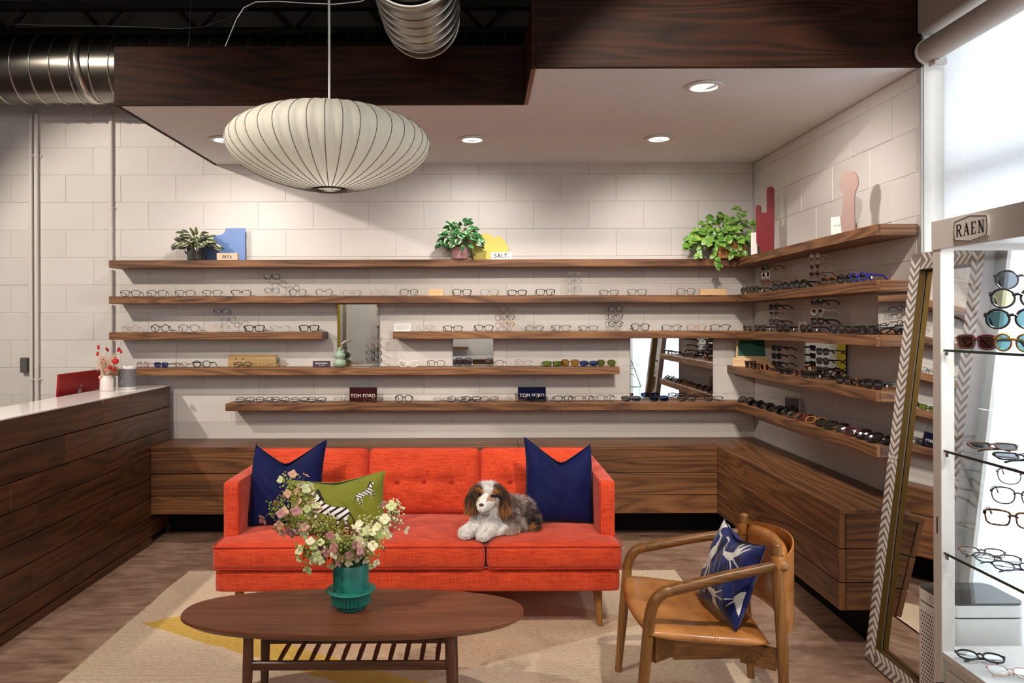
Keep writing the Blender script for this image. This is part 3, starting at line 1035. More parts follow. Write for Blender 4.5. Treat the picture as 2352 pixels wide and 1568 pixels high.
board('desk_side', (CX - .93, CY0 + .02, 0), (CX - .34, CY0 + .05, .7195), W_DESK[0], ct)
# ------------------------------------------------------------------ rug
rug = thing('area_rug', (-.29, 3.1, 0), 'flatwoven cream rug with a mustard and taupe diamond under the sofa', 'rug')
RX0, RX1, RY0, RY1 = -1.765, 1.175, 1.5, 4.47
def rugp(u, v):
    x, y = RX0 + (RX1 - RX0) * u, RY0 + (RY1 - RY0) * v
    w = noise.noise((x * 3, y * 3, 0)) * .012
    if u in (0, 1): x += w
    if v in (0, 1): y += w
    z = .009 + .0015 * noise.noise((x * 5, y * 5, 2))
    return (x, y, z)
mb = MB().grid(rugp, 60, 60)
n = len(mb.v)
mb.box((RX0 + .02, RY0 + .02, .0005), (RX1 - .02, RY1 - .02, .007))
mb.build('woven_field', M_RUG, rug, world=True)
fr = MB()
r_ = random.Random(5)
for k in range(420):                       # frayed ends along the far edge and the far corner
    side = k % 3
    if side < 2:
        x, y = r_.uniform(RX0, RX1), RY1 - .01
        dx, dy = r_.uniform(-.01, .01), r_.uniform(.01, .045)
    else:
        x, y = (RX0 + .005 if r_.random() < .5 else RX1 - .005), r_.uniform(2.0, RY1)
        dx, dy = (-1 if x < 0 else 1) * r_.uniform(.002, .012), r_.uniform(-.01, .01)
    fr.tube([(x, y, .006), (x + dx * .5, y + dy * .5, .008), (x + dx, y + dy, .003)], [.0018, .0015, .0006], 4, caps=False)
tag(fr.build('fringe', M_RUG, rug, world=True), kind='stuff')

# ------------------------------------------------------------------ sofa
RUGZ = .0105
sofa = thing('sofa', (-.302, 4.05, RUGZ), 'orange-red fabric sofa with three button-tufted back cushions', 'sofa')
SX_L, SX_R, SYF, SYB = -1.287, .683, 3.575, 4.49
def cush(name, c, hx, hy, hz, r, puff=(0, 0, 0), rot=None, n=14, parent=sofa, m=M_SOFA, warp=None):
    mb = rounded(hx, hy, hz, r, n, puff, warp)
    mtx = Matrix.LocRotScale(Vector(c), Euler(rot or (0, 0, 0)), None)
    mb.v = [tuple(mtx @ Vector(p)) for p in mb.v]
    return mb.build(name, m, parent, world=True, weld=1e-5)
def piping(parent, c, hx, hy, z, r=.004, rot=None, rad=.03, plane='xy'):
    pts = []
    for k in range(48):
        a = 2 * math.pi * k / 48
        x = (hx - rad) * (1 if math.cos(a) > 0 else -1) + rad * math.cos(a)
        y = (hy - rad) * (1 if math.sin(a) > 0 else -1) + rad * math.sin(a)
        pts.append((x, y, z) if plane == 'xy' else (x, z, y))
    mtx = Matrix.LocRotScale(Vector(c), Euler(rot or (0, 0, 0)), None)
    g = MAT_OF[sofa.name].inverted() @ mtx
    mb = MB().tube([g @ Vector(p) for p in pts], r, 6, closed=True)
    return mb.build('piping', M_PIPE, parent)
# plinth rail
base_c = ((SX_L + SX_R) / 2, (SYF + SYB) / 2 + .005, .255)
cush('base_rail', base_c, (SX_R - SX_L) / 2, (SYB - SYF) / 2 - .005, .056, .02, puff=(.004, .006, 0), n=10)
SW = (SX_R - SX_L + .026) / 3
for k in range(3):
    xc = SX_L - .013 + SW * (k + .5)
    c = (xc, SYF + .30, .372)
    o = cush('seat_cushion', c, SW / 2 - .0025, .305, .064, .035, puff=(.002, .010, .024), n=16)
    piping(o, c, SW / 2 - .001, .303, .052, rad=.035)
    piping(o, c, SW / 2 - .001, .303, -.053, rad=.035)
# back frame and cushions
cush('back_frame', ((SX_L + SX_R) / 2, 4.42, .46), (SX_R - SX_L) / 2 - .04, .055, .24, .03, n=8)
BWD = 1.895 / 3
tilt = math.radians(-16)
for k in range(3):
    xc = -.312 - 1.895 / 2 + BWD * (k + .5)
    c = Vector((xc, 4.225, .602))
    ux = [-.152, 0, .152]
    def dimple(v, ux=ux):
        if v.y < 0:
            d = sum(math.exp(-((v.x - q) ** 2 + (v.z + .005) ** 2) / (2 * .028 ** 2)) for q in ux)
            crease = math.exp(-((v.z + .005) ** 2) / (2 * .014 ** 2)) * (1 - smoothstep(.18, .26, abs(v.x)))
            v.y += .028 * min(1, d) + .012 * crease
        return v
    o = cush('back_cushion', c, BWD / 2 - .003, .085, .182, .035, puff=(.003, .05, .006), rot=(tilt, 0, 0), n=40, warp=dimple)
    piping(o, c, BWD / 2 - .002, .180, -.062, rot=(tilt, 0, 0), rad=.035, plane='xz')
    R_ = Matrix.LocRotScale(c, Euler((tilt, 0, 0)), None)
    g = MAT_OF[sofa.name].inverted() @ R_
    for q in ux:
        p = g @ Vector((q, -.106, -.005))
        b = MB().ball((0, 0, 0), (.0135, .008, .0135), 14, 8).build('button', M_PIPE, o, loc=p, rot=(tilt, 0, 0))
# arms
for s, x0, x1 in ((-1, SX_L, SX_L + .078), (1, SX_R - .078, SX_R)):
    o = cush('armrest', ((x0 + x1) / 2, 4.085, .505), .039, .375, .206, .012, puff=(.004, .003, .004), n=8)
    xi = x1 if s < 0 else x0
    g = MAT_OF[sofa.name].inverted()
    MB().tube([g @ Vector(p) for p in ((xi, 3.714, .44), (xi, 3.712, .70), (xi, 3.72, .7105), (xi, 4.3, .7105))], .0028, 6).build('piping', M_PIPE, o)
for x, y in ((SX_L + .10, 3.665), (SX_R - .10, 3.665), (SX_L + .10, 4.38), (SX_R - .10, 4.38)):
    s = 1 if x > 0 else -1
    MB().tube([(x + s * .012, y - (.008 if y < 4 else -.008), RUGZ), (x, y, .205)], [.013, .024], 20).build('leg', W_LEG[2], sofa, world=True)

# ------------------------------------------------------------------ throw pillows
def pillow_fn(w, h, t, chop=0.0, pinch=.10):
    """surface point of a scatter cushion; u, v in -1..1, side -1 front, +1 back"""
    def fn(u, v, side):
        x = w / 2 * u * (1 - pinch * (1 - v * v) * abs(u))
        z = h / 2 * v * (1 - pinch * (1 - u * u) * abs(v))
        prof = max(0, (1 - u ** 4) * (1 - v ** 4)) ** .55
        y = side * t / 2 * prof * (.75 + .25 * (1 - u * u) * (1 - v * v))
        if chop and v > -.4:
            k = smoothstep(-.4, 1, v) ** 1.3
            g = max(0, 1 - math.sqrt(u * u + .012)) ** 1.2
            z -= chop * k * g
            y += -side * .25 * t * k * g * .6
        y += (.010 * noise.noise((u * 2.2 + w * 9, v * 2.2, side * 2.0)) + .006 * noise.noise((u * 6 + v * 3, v * 2.0 - u * 2, side * 3.0))) * prof
        return Vector((x, y, z + h / 2))
    return fn
def seat_z(x, y):
    k = max(0, min(2, int((x - (SX_L - .013)) / SW)))
    u = (x - (SX_L - .013 + SW * (k + .5))) / (SW / 2 - .0025); v = (y - (SYF + .30)) / .305
    return .436 + .024 * max(0, 1 - u * u) * max(0, 1 - v * v) + .0055
def settle(mb, m):
    """press a cushion down onto the sofa seat instead of into it"""
    inv = m.inverted()
    out = []
    for p in mb.v:
        q = m @ Vector(p)
        s = seat_z(q.x, q.y)
        if q.z < s: q.z = s
        if q.y > 3.70: q.x = max(SX_L + .0835, min(SX_R - .0835, q.x))
        out.append(tuple(inv @ q))
    mb.v = out
def pillow(name, label, loc, rot, w, h, t, material, chop=0.0, group=None, color=None, nu=36, nv=36, pip=None, pinch=.10, onsofa=True):
    th = thing(name, loc, label, 'pillow', group, rot=rot)
    fn = pillow_fn(w, h, t, chop, pinch)
    mb = MB()
    cols = []
    for side in (-1, 1):
        mb.grid(lambda a, b: fn(a * 2 - 1, b * 2 - 1, side), nu, nv, True, 0, flip=(side > 0))
        if color:
            cols += [color(i / nu * 2 - 1, j / nv * 2 - 1, side) for i in range(nu + 1) for j in range(nv + 1)]
    if color: mb.col = cols
    if onsofa: settle(mb, MAT_OF[th.name])
    mb.build('cover', material, th, weld=(0 if color else 1e-5))
    edge = [fn(-1 + 2 * k / 20, -1, 1) for k in range(20)] + [fn(1, -1 + 2 * k / 20, 1) for k in range(20)] + [fn(1 - 2 * k / 20, 1, 1) for k in range(20)] + [fn(-1, 1 - 2 * k / 20, 1) for k in range(20)]
    eb = MB().tube(edge, .0022, 5, closed=True)
    if onsofa: settle(eb, MAT_OF[th.name])
    eb.build('edge_seam', pip or material, th)
    return th
SEATZ = .455
pillow('throw_pillow', 'navy velvet throw pillow behind the green zebra pillow', (-1.022, 3.845, SEATZ - .022), (math.radians(-18), math.radians(-2), math.radians(-3)), .425, .465, .15, M_NAVY, .12, 'navy velvet pillows on the sofa')
bpy.data.objects['throw_pillow'].children[0]
MB().box((.12, -.03, .085), (.145, -.0285, .125)).build('care_label', M_PAPER, bpy.data.objects['throw_pillow'], rot=(0, 0, 0))
pillow('throw_pillow', 'navy velvet throw pillow beside the dog', (.418, 3.880, SEATZ - .022), (math.radians(-13), math.radians(4), math.radians(6)), .400, .46, .145, M_NAVY, .12, 'navy velvet pillows on the sofa')

def cap(px, py, ax, ay, bx, by, ra, rb):
    dx, dy = bx - ax, by - ay
    t = max(0, min(1, ((px - ax) * dx + (py - ay) * dy) / (dx * dx + dy * dy)))
    return math.hypot(px - ax - dx * t, py - ay - dy * t) - (ra + (rb - ra) * t)
ZEB = [(-.42, .02, -.12, .0, .155, .125), (-.12, .0, .22, .04, .125, .150), (.22, .10, .44, .36, .115, .07), (.42, .38, .58, .27, .062, .035),
       (-.48, -.02, -.56, -.28, .075, .035), (-.56, -.28, -.46, -.52, .033, .022), (-.36, -.06, -.34, -.30, .07, .034), (-.34, -.30, -.44, -.52, .032, .022),
       (.30, -.04, .44, -.20, .06, .03), (.44, -.20, .34, -.36, .027, .02), (.22, -.06, .24, -.28, .06, .03), (.24, -.28, .10, -.38, .028, .02),
       (.40, .42, .40, .52, .02, .008)]
ZTAIL = [(-.56, .06, -.70, -.08, .018, .016), (-.70, -.08, -.74, -.24, .022, .012)]
def zebra(x, y):
    """0 ground, 1 white, 2 black"""
    d = min(cap(x, y, *c) for c in ZEB)
    if min(cap(x, y, *c) for c in ZTAIL) < 0: return 2
    if cap(x, y, .18, .24, .40, .50, .035, .03) < 0 and d > -.01: return 2      # mane
    if d > 0: return 0
    if d > -.012: return 2
    if cap(x, y, .58, .26, .60, .25, .03, .03) < 0: return 2                     # muzzle
    if math.hypot(x - .47, y - .37) < .014: return 2                             # eye
    s = math.sin(x * 34 + y * 14 + 2.4 * math.sin(y * 7)) if y > -.16 else math.sin(y * 46 + x * 8)
    return 2 if s > .28 else 1
C_OL, C_WH, C_BK = srgb(120, 124, 36)[:3], srgb(232, 228, 224)[:3], srgb(30, 26, 28)[:3]
PW, PH = .50, .29
def zebcol(u, v, side):
    if side > 0: return C_OL
    x, y = u * PW / 2, v * PH / 2
    for (cx, cy, s, a, fl) in ((-.045, -.030, .205, .32, -1), (.160, .040, .100, .36, 1), (-.225, -.115, .08, .3, 1)):
        dx, dy = (x - cx) / s * fl, (y - cy) / s
        k = zebra(dx * math.cos(a) + dy * math.sin(a), -dx * math.sin(a) + dy * math.cos(a))
        if k: return C_WH if k == 1 else C_BK
    return C_OL
M_OLIVEPIPE = mk_velvet('olive_piping', srgb(136, 138, 54), srgb(170, 168, 90))
pillow('lumbar_pillow', 'olive green velvet lumbar pillow printed with galloping zebras', (-.705, 3.70, SEATZ - .002), (math.radians(-20), math.radians(-5), math.radians(3)), PW, PH, .13, M_PRINT, .03, None, zebcol, 240, 150, M_OLIVEPIPE, .08)

# ------------------------------------------------------------------ coffee table
TZ = .43
tb = thing('coffee_table', (-.475, 2.78, RUGZ), 'oval walnut coffee table with slatted magazine rack', 'table')
def oval(s=1.0, n=72):
    pts = []
    for k in range(n):
        a = 2 * math.pi * k / n
        e = 2 / 2.35
        x = .640 * s * math.copysign(abs(math.cos(a)) ** e, math.cos(a))
        y = .222 * s * math.copysign(abs(math.sin(a)) ** e, math.sin(a))
        pts.append((-.474 + x, 2.782 + y))
    return pts
o1, o2, o3 = oval(1.0), oval(.997), oval(.955)
mb = MB()
n = len(o1)
vs = [(x, y, TZ) for x, y in o2] + [(x, y, TZ - .004) for x, y in o1] + [(x, y, TZ - .012) for x, y in o1] + [(x, y, TZ - .027) for x, y in o3]
fs = [tuple(range(n)), tuple(range(3 * n, 4 * n))[::-1]] + [(r * n + i, (r + 1) * n + i, (r + 1) * n + (i + 1) % n, r * n + (i + 1) % n) for r in range(3) for i in range(n)]
mb.add(vs, fs)
mb.build('table_top', W_TABLE[0], tb, world=True)
LEGX = (-.822, -.104)
for x in LEGX:
    for y in (2.622, 2.84):
        s = -1 if x < -.4 else 1
        f = -1 if y < 2.7 else 1
        MB().tube([(x + s * .012, y + f * .01, RUGZ), (x + s * .004, y + f * .003, .2), (x, y, .31), (x - s * .002, y, TZ - .026)], [.011, .0165, .0185, .0175], 18).build('leg', W_TLEG[2], tb, world=True)
    MB().box((x - .011, 2.63, TZ - .05), (x + .011, 2.835, TZ - .027), .003).build('cross_rail', W_TLEG[1], tb, world=True)
for y in (2.622, 2.84):
    MB().box((LEGX[0] + .012, y - .010, .28), (LEGX[1] - .012, y + .010, .311), .004).build('rack_rail', W_TLEG[0], tb, world=True)
for k in range(11):
    x = -.718 + .0565 * k
    MB().tube([(x, 2.63, .299), (x, 2.73, .301), (x, 2.833, .299)], [.0075, .0095, .0075], 10).build('rack_slat', W_TLEG[1], tb, world=True)

# teal vase
vz = thing('fluted_vase', (-.487, 2.80, TZ + .0005), 'teal ceramic vase with wide disc and fluted base on the coffee table', 'vase')
M_TEAL = plain('teal_glaze', srgb(30, 116, 104), .38)
MB().lathe([(.0, 0), (.05, 0), (.054, .003), (.054, .012), (.06, .016)], 48).build('foot', M_TEAL, vz)
MB().lathe([(.058, .016), (.072, .022), (.0735, .03), (.0735, .068), (.06, .07)], 192, flutes=32, fdepth=.006, smooth=False).build('fluted_body', M_TEAL, vz)
MB().lathe([(.055, .066), (.09, .069), (.094, .072), (.09, .0755), (.06, .077)], 56).build('disc', M_TEAL, vz)
MB().lathe([(.067, .074), (.0675, .172), (.066, .174), (.064, .172), (.063, .08), (.0, .08)], 56).build('neck', M_TEAL, vz)

# ------------------------------------------------------------------ hydrangea stems
pet = MB()
for k in range(4):
    a = k * math.pi / 2
    def pf(u, v, a=a):
        w = math.sin(math.pi * min(1, u * .9 + .06)) ** .6 * .82
        r = u * .0165
        q = (v - .5) * w * .022
        z = .004 * u + .0015 * math.cos((v - .5) * 5)
        return (r * math.cos(a) - q * math.sin(a), r * math.sin(a) + q * math.cos(a), z)
    pet.grid(pf, 4, 3)
pet.ball((0, 0, .003), .0018, 6, 4)
def petal_mat(name, c1, c2):
    t = NT(name)
    rnd = t.n('ObjectInfo').outputs['Random']
    nz = t.noise(t.coord(), 120, 2)
    f = t.math('ADD', t.math('MULTIPLY', rnd, .7), t.math('MULTIPLY', nz, .3))
    t.b.inputs['Subsurface Weight'].default_value = 0.0
    return t.set(t.ramp(f, [(.15, c1), (.85, c2)]), .7, 0, .2)
PETALS = [petal_mat('petal_cream', srgb(216, 208, 164), srgb(236, 228, 196)), petal_mat('petal_blush', srgb(196, 144, 112), srgb(226, 186, 156)),
          petal_mat('petal_mauve', srgb(146, 92, 86), srgb(212, 156, 156)), petal_mat('petal_green', srgb(178, 190, 118), srgb(216, 218, 172))]
PM = []
for m_ in PETALS:
    me = pet.mesh('floret')
    me.materials.append(m_)
    PM.append(me)
M_BUD = petal_mat('bud_green', srgb(132, 148, 60), srgb(190, 194, 110))
M_BUDW = petal_mat('bud_cream', srgb(206, 204, 150), srgb(238, 234, 200))
M_STEM = plain('stem_green', srgb(112, 124, 62), .6)
VB = Vector((-.487, 2.80, TZ))
# (tip px, tip py, depth, weights cream/blush/mauve/green, florets, bud cream?, label)
HYD = [(660, 1100, 2.86, (1, 5, 0, 2), 26, 0, 'hydrangea spray of blush florets reaching highest towards the navy pillow'),
       (628, 1160, 2.78, (1, 5, 1, 1), 22, 0, 'hydrangea spray of peach florets in front of the navy pillow'),
       (735, 1205, 2.74, (3, 2, 4, 1), 30, 0, 'hydrangea head with mauve florets over the zebra print'),
       (690, 1262, 2.70, (3, 0, 0, 5), 24, 0, 'lime green hydrangea spray drooping lowest over the sofa seat'),
       (835, 1200, 2.78, (5, 0, 0, 2), 26, 1, 'dense cream hydrangea head in the middle of the bouquet'),
       (915, 1165, 2.84, (3, 0, 1, 5), 26, 1, 'pale green hydrangea spray reaching towards the dog'),
       (790, 1240, 2.66, (3, 2, 4, 1), 32, 0, 'pink and cream hydrangea head just above the vase rim'),
       (860, 1245, 2.72, (4, 0, 3, 3), 26, 0, 'white hydrangea head leaning over the vase rim')]
hr = random.Random(21)
for tx, ty, Y, wts, nf, bc, lab in HYD:
    tip = at(tx, ty, Y)
    root = VB + Vector((hr.uniform(-.02, .02), hr.uniform(-.02, .02), .09))
    st = thing('hydrangea_stem', root, lab, 'flower', 'hydrangeas in the teal vase')
    ho = Vector((tip.x - VB.x, tip.y - VB.y, 0)); ho *= min(.28, .045 / max(ho.length, 1e-4))
    mid = VB + ho + Vector((0, 0, .205 + .10 * max(0, tip.z - .62)))
    path = [root.lerp(mid, k / 4) for k in range(4)] + [((1 - t) ** 2) * mid + 2 * t * (1 - t) * (mid.lerp(tip, .5) + Vector((0, 0, .02))) + t * t * tip for t in [k / 6 for k in range(7)]]
    MB().tube(path, [.003] * 5 + [.0022] * 6, 6).build('stem', M_STEM, st, world=True)
    inv = MAT_OF[st.name].inverted()
    L = (tip - mid).length
    buds, twigs = MB(), MB()
    axis = (tip - mid).normalized()
    reach = min(L, .17)
    for k in range(nf):
        t = hr.random() ** .8
        c = tip - axis * (reach * t)
        rad = .018 + .052 * math.sin(math.pi * min(1, .25 + .75 * t)) 
        d = Vector((hr.gauss(0, 1), hr.gauss(0, 1) - .25, hr.gauss(0, 1))).normalized()
        d = (d - axis * d.dot(axis) * .5)
        p = c + d * rad * hr.uniform(.75, 1.15)
        nrm = (d + Vector((0, -.35, .35))).normalized()
        e = Vector((0, 0, 1)).rotation_difference(nrm).to_euler()
        me = PM[hr.choices(range(4), wts)[0]]
        q = child(me, 'floret', st, inv @ p, e, hr.uniform(.85, 1.35))
        twigs.tube([c, p], .0009, 4, caps=False)
    for k in range(230):
        t = hr.random()
        c = tip - axis * (reach * t)
        rad = .010 + .046 * math.sin(math.pi * min(1, .2 + .8 * t))
        d = Vector((hr.gauss(0, 1), hr.gauss(0, 1), hr.gauss(0, 1))).normalized()
        p = c + d * rad * hr.uniform(.4, 1.12)
        buds.ball(p, hr.uniform(.0026, .0050), 6, 4)
        if k % 3 == 0: twigs.tube([c, p], .0007, 4, caps=False)
    tag(buds.build('buds', M_BUDW if bc else M_BUD, st, world=True), kind='stuff')
    twigs.build('twigs', M_STEM, st, world=True)

# ------------------------------------------------------------------ bubble pendant
LX, LY, LZ, LR, LH1, LH2 = -.645, 3.2, 2.283, .434, .150, .196
lamp = thing('bubble_pendant', (LX, LY, LZ), 'large saucer-shaped ribbed white bubble pendant lamp', 'pendant lamp')
NR = 40
def saucer(a, t):
    """a angle, t -1 bottom .. 1 top"""
    z = LH1 * math.sin(t * math.pi / 2) if t > 0 else LH2 * math.sin(t * math.pi / 2)
    r = .068 + (LR - .068) * max(0, math.cos(t * math.pi / 2)) ** (1.22 if t > 0 else 1.36)
    sc = 1 - .028 * abs(math.cos(a * NR / 2)) ** 0.5 if False else 1 - .030 * (1 - abs(math.cos(a * NR / 2)) ** .6)
    return Vector((r * sc * math.cos(a), r * sc * math.sin(a), z))
MB().grid(lambda u, v: saucer(u * 2 * math.pi, v * 2 - 1), NR * 6, 28).build('shade', M_BUBBLE, lamp, weld=1e-5)
M_RIB = plain('rib_wire', srgb(128, 122, 112), .5)
for k in range(NR):
    a = 2 * math.pi * (k + .0) / NR
    MB().tube([saucer(a, -1 + 2 * q / 24) * 1.001 for q in range(25)], .0019, 5, caps=False).build('rib', M_RIB, lamp)
MB().lathe([(.058, -.004), (.074, -.006), (.074, .004), (.058, .006), (.058, -.004)], 36, c=(0, 0, -LH2)).build('bottom_ring', M_DARKMETAL, lamp)
MB().lathe([(.0, .004), (.062, .004), (.066, 0), (.062, -.004), (0, -.004)], 36, c=(0, 0, LH1)).build('top_cap', M_WHITE, lamp)
MB().ball((0, 0, .03), .035, 16, 10).build('bulb', emit('bulb_glow', (1, .93, .82, 1), 1.2), lamp)
MB().tube([(0, 0, LH1), (0, 0, Z_CEIL - LZ)], .0055, 8).build('cord', M_WHITE, lamp)
pl = bpy.data.lights.new('pendant_bulb_light', 'POINT')
pl.energy = 2.4
pl.color = (1, .96, .9)
pl.shadow_soft_size = .06
po = bpy.data.objects.new('pendant_bulb_light', pl)
COL.objects.link(po)
po.location = (LX, LY, LZ - .04)

# ------------------------------------------------------------------ leather armchair
ch = thing('armchair', (.83, 2.88, RUGZ), 'tan leather armchair with bentwood arms and curved back', 'armchair')
def rd(path, r, n=14, name='leg', m=None):
    return MB().tube(path, r, n).build(name, m or W_CHAIR[2], ch, world=True)
def bez(p0, p1, p2, n=8):
    p0, p1, p2 = Vector(p0), Vector(p1), Vector(p2)
    return [((1 - t) ** 2) * p0 + 2 * t * (1 - t) * p1 + t * t * p2 for t in [k / n for k in range(n + 1)]]
LEGS = {'far_front': ((.595, 3.18, RUGZ), (.632, 3.165, .455), (.705, 3.155, .548), (1.09, 3.12, .622)),
        'near_front': ((.552, 2.60, RUGZ), (.600, 2.61, .465), (.674, 2.615, .56), (1.055, 2.61, .65))}
for k, (f, kn, ar, en) in LEGS.items():
    rd([f, Vector(f).lerp(Vector(kn), .55), kn], [.0145, .020, .021], name='leg')
    corner = (kn[0] + .012, kn[1] - .003, ar[2] - .006)
    rd(bez(kn, corner, ar, 10), .0205, name='arm_elbow')
    rd([ar, Vector(ar).lerp(Vector(en), .5) + Vector((0, 0, .004)), en], [.0205, .0195, .018], name='armrest', m=W_CHAIR[0])
    MB().ball((en[0] + .012, en[1], en[2] - .002), (.026, .022, .022), 16, 10).build('arm_end', W_CHAIR[0], ch, world=True)
POSTS = {'far': ((1.145, 3.12, RUGZ), (1.12, 3.115, .36), (1.105, 3.11, .60), (1.112, 3.105, .695)), 'near': ((1.075, 2.60, RUGZ), (1.066, 2.605, .36), (1.052, 2.61, .62), (1.052, 2.615, .715))}
for k, p in POSTS.items():
    rd(list(p), [.0145, .0195, .0195, .017], name='back_post')
    MB().ball(p[-1], (.0172, .0172, .012), 14, 8).build('post_tip', W_CHAIR[2], ch, world=True)
# seat rails
def rail(p, q, z0, z1, w=.022, name='seat_rail'):
    p, q = Vector(p), Vector(q)
    d = (q - p).normalized(); s = Vector((-d.y, d.x, 0)) * (w / 2)
    vs = [p - s, p + s, q + s, q - s]
    vs = [Vector((v.x, v.y, z)) for z in (z0, z1) for v in vs]
    MB().add(vs, [(0, 3, 2, 1), (4, 5, 6, 7), (0, 1, 5, 4), (1, 2, 6, 5), (2, 3, 7, 6), (3, 0, 4, 7)]).build(name, W_CHAIR[0], ch, world=True)
rail((.615, 2.62, 0), (.70, 2.68, 0), .305, .395)
rail((.70, 2.68, 0), (.95, 2.69, 0), .290, .375)
rail((.95, 2.69, 0), (1.05, 2.62, 0), .275, .350)
rail((.64, 3.155, 0), (.72, 3.09, 0), .315, .395)
rail((.72, 3.09, 0), (.97, 3.07, 0), .300, .375)
rail((.97, 3.07, 0), (1.10, 3.105, 0), .285, .350)
rail((.70, 2.68, 0), (.72, 3.09, 0), .315, .385)
rail((.95, 2.69, 0), (.97, 3.07, 0), .285, .350)
# leather seat
def seatp(u, v, top):
    # u front(0)..back(1), v near(0)..far(1)
    vv = v * 2 - 1
    y = 2.885 + vv * (.300 - .035 * u) * (1 - .12 * (1 - abs(2 * u - 1)) * 0) + .01 * vv * math.sin(math.pi * u)
    xf = .555 + .035 * v + .035 * vv * vv
    x = xf + (1.03 + .05 * v - xf) * u
    e = max(0, (1 - abs(2 * u - 1) ** 5)) * max(0, (1 - abs(vv) ** 5))
    zc = .415 - .05 * u
    dish = -.018 * math.sin(math.pi * min(1, u * 1.05)) * (1 - vv * vv)
    return (x, y, zc + (dish + .030 * e ** .5 if top else -.032 * e ** .5))
mb = MB().grid(lambda u, v: seatp(u, v, True), 28, 28, flip=False).grid(lambda u, v: seatp(u, v, False), 28, 28, flip=True)
seat = mb.build('seat_pad', M_LEATHER, ch, world=True, weld=1e-5)
for off in (-.006, .006):
    inv = MAT_OF[ch.name].inverted()
    MB().tube([inv @ (Vector(seatp(.56 + off * 1.8, k / 30, True)) + Vector((0, 0, .0012))) for k in range(31)], .0013, 5).build('stitching', M_STITCH, seat)
# sling back: outer leather band and inner pad
def backp(u, v, bulge, zlo, zhi, off):
    p0 = Vector((1.052, 2.612, 0)); p1 = Vector((1.106, 3.108, 0))
    d = p1 - p0
    nrm = Vector((d.y, -d.x, 0)).normalized()
    q = p0 + d * u + nrm * (bulge * math.sin(math.pi * u) ** .7 + off)
    z = zlo + (zhi - zlo) * v + .02 * (1 - (2 * u - 1) ** 2) * (1 if v > .5 else -.3)
    return Vector((q.x, q.y, z))
mb = MB()
mb.grid(lambda u, v: backp(u, v, .098, .40, .675, .018), 32, 8)
mb.grid(lambda u, v: backp(u, v, .098, .40, .675, .012), 32, 8, flip=True)
for v in (0, 1):
    mb.grid(lambda u, w: backp(u, v, .098, .40, .675, .012 + .006 * w), 32, 1)
mb.build('back_band', M_LEATHER, ch, world=True)
def padp(u, v, side):
    e = max(0, (1 - abs(2 * u - 1) ** 4) * (1 - abs(2 * v - 1) ** 4)) ** .5
    p = backp(.04 + .92 * u, v, .075, .385, .665, -.004)
    p0 = backp(.04 + .92 * u, v, .0, .385, .665, 0)
    n = Vector((.994, -.108, 0))
    return p + n * (side * .026 * e) - n * .0
mb = MB().grid(lambda u, v: padp(u, v, -1), 24, 14, flip=True).grid(lambda u, v: padp(u, v, 1), 24, 14)
mb.build('back_pad', M_LEATHER, ch, world=True, weld=1e-5)
for p in POSTS.values():
    c = Vector(p[2]).lerp(Vector(p[3]), .45)
    MB().lathe([(.0205, -.022), (.0225, -.012), (.0225, .012), (.0205, .022)], 20, c=c).build('leather_strap', M_LEATHER, ch, world=True)
# printed pillow on the chair
def crane(x, y):
    s = [(0, 0, .18, .10, .09, .05), (.18, .10, .34, .26, .028, .02), (.34, .26, .26, .42, .018, .016), (.26, .42, .36, .50, .018, .02), (-.05, .02, -.34, .26, .07, .02), (-.02, .0, -.42, .08, .06, .015), (-.04, .05, -.18, .38, .05, .012),
         (-.05, -.05, -.26, -.30, .018, .01), (0, -.05, -.10, -.36, .016, .01)]
    if math.hypot(x - .36, y - .515) < .016: return 2
    return 1 if min(cap(x, y, *c) for c in s) < 0 else 0
C_NV = [srgb(18, 28, 92)[:3], srgb(38, 54, 126)[:3], srgb(12, 14, 40)[:3]]
KW, KH = .43, .36
def crcol(u, v, side):
    if side > 0: return srgb(22, 34, 116)[:3]
    x, y = u * KW / 2, v * KH / 2
    for cx, cy, s, a, fl in ((-.10, .0, .27, .9, 1), (.06, .075, .22, -.5, -1), (.03, -.10, .20, 2.4, 1), (-.15, .14, .14, .2, 1), (.17, -.06, .14, 1.4, -1), (-.16, -.13, .13, 2.0, 1)):
        dx, dy = (x - cx) / s * fl, (y - cy) / s
        k = crane(dx * math.cos(a) + dy * math.sin(a), -dx * math.sin(a) + dy * math.cos(a))
        if k: return (.78, .76, .70) if k == 1 else srgb(176, 40, 46)[:3]
    f = noise.noise((u * 2.6, v * 2.6, 4.0)) 
    g = noise.noise((u * 5.0, v * 5.0, 9.0))
    if g > .38: return C_NV[2]
    return tuple(C_NV[0][i] + (C_NV[1][i] - C_NV[0][i]) * smoothstep(-.2, .6, f) for i in range(3))
KW, KH = .37, .32
pillow('printed_pillow', 'navy pillow printed with white cranes on the leather armchair', (.903, 2.825, .404), (math.radians(-20), 0, math.radians(-86)), KW, KH, .115, M_PRINT, .02, None, crcol, 170, 150, M_NAVY, .10, False)
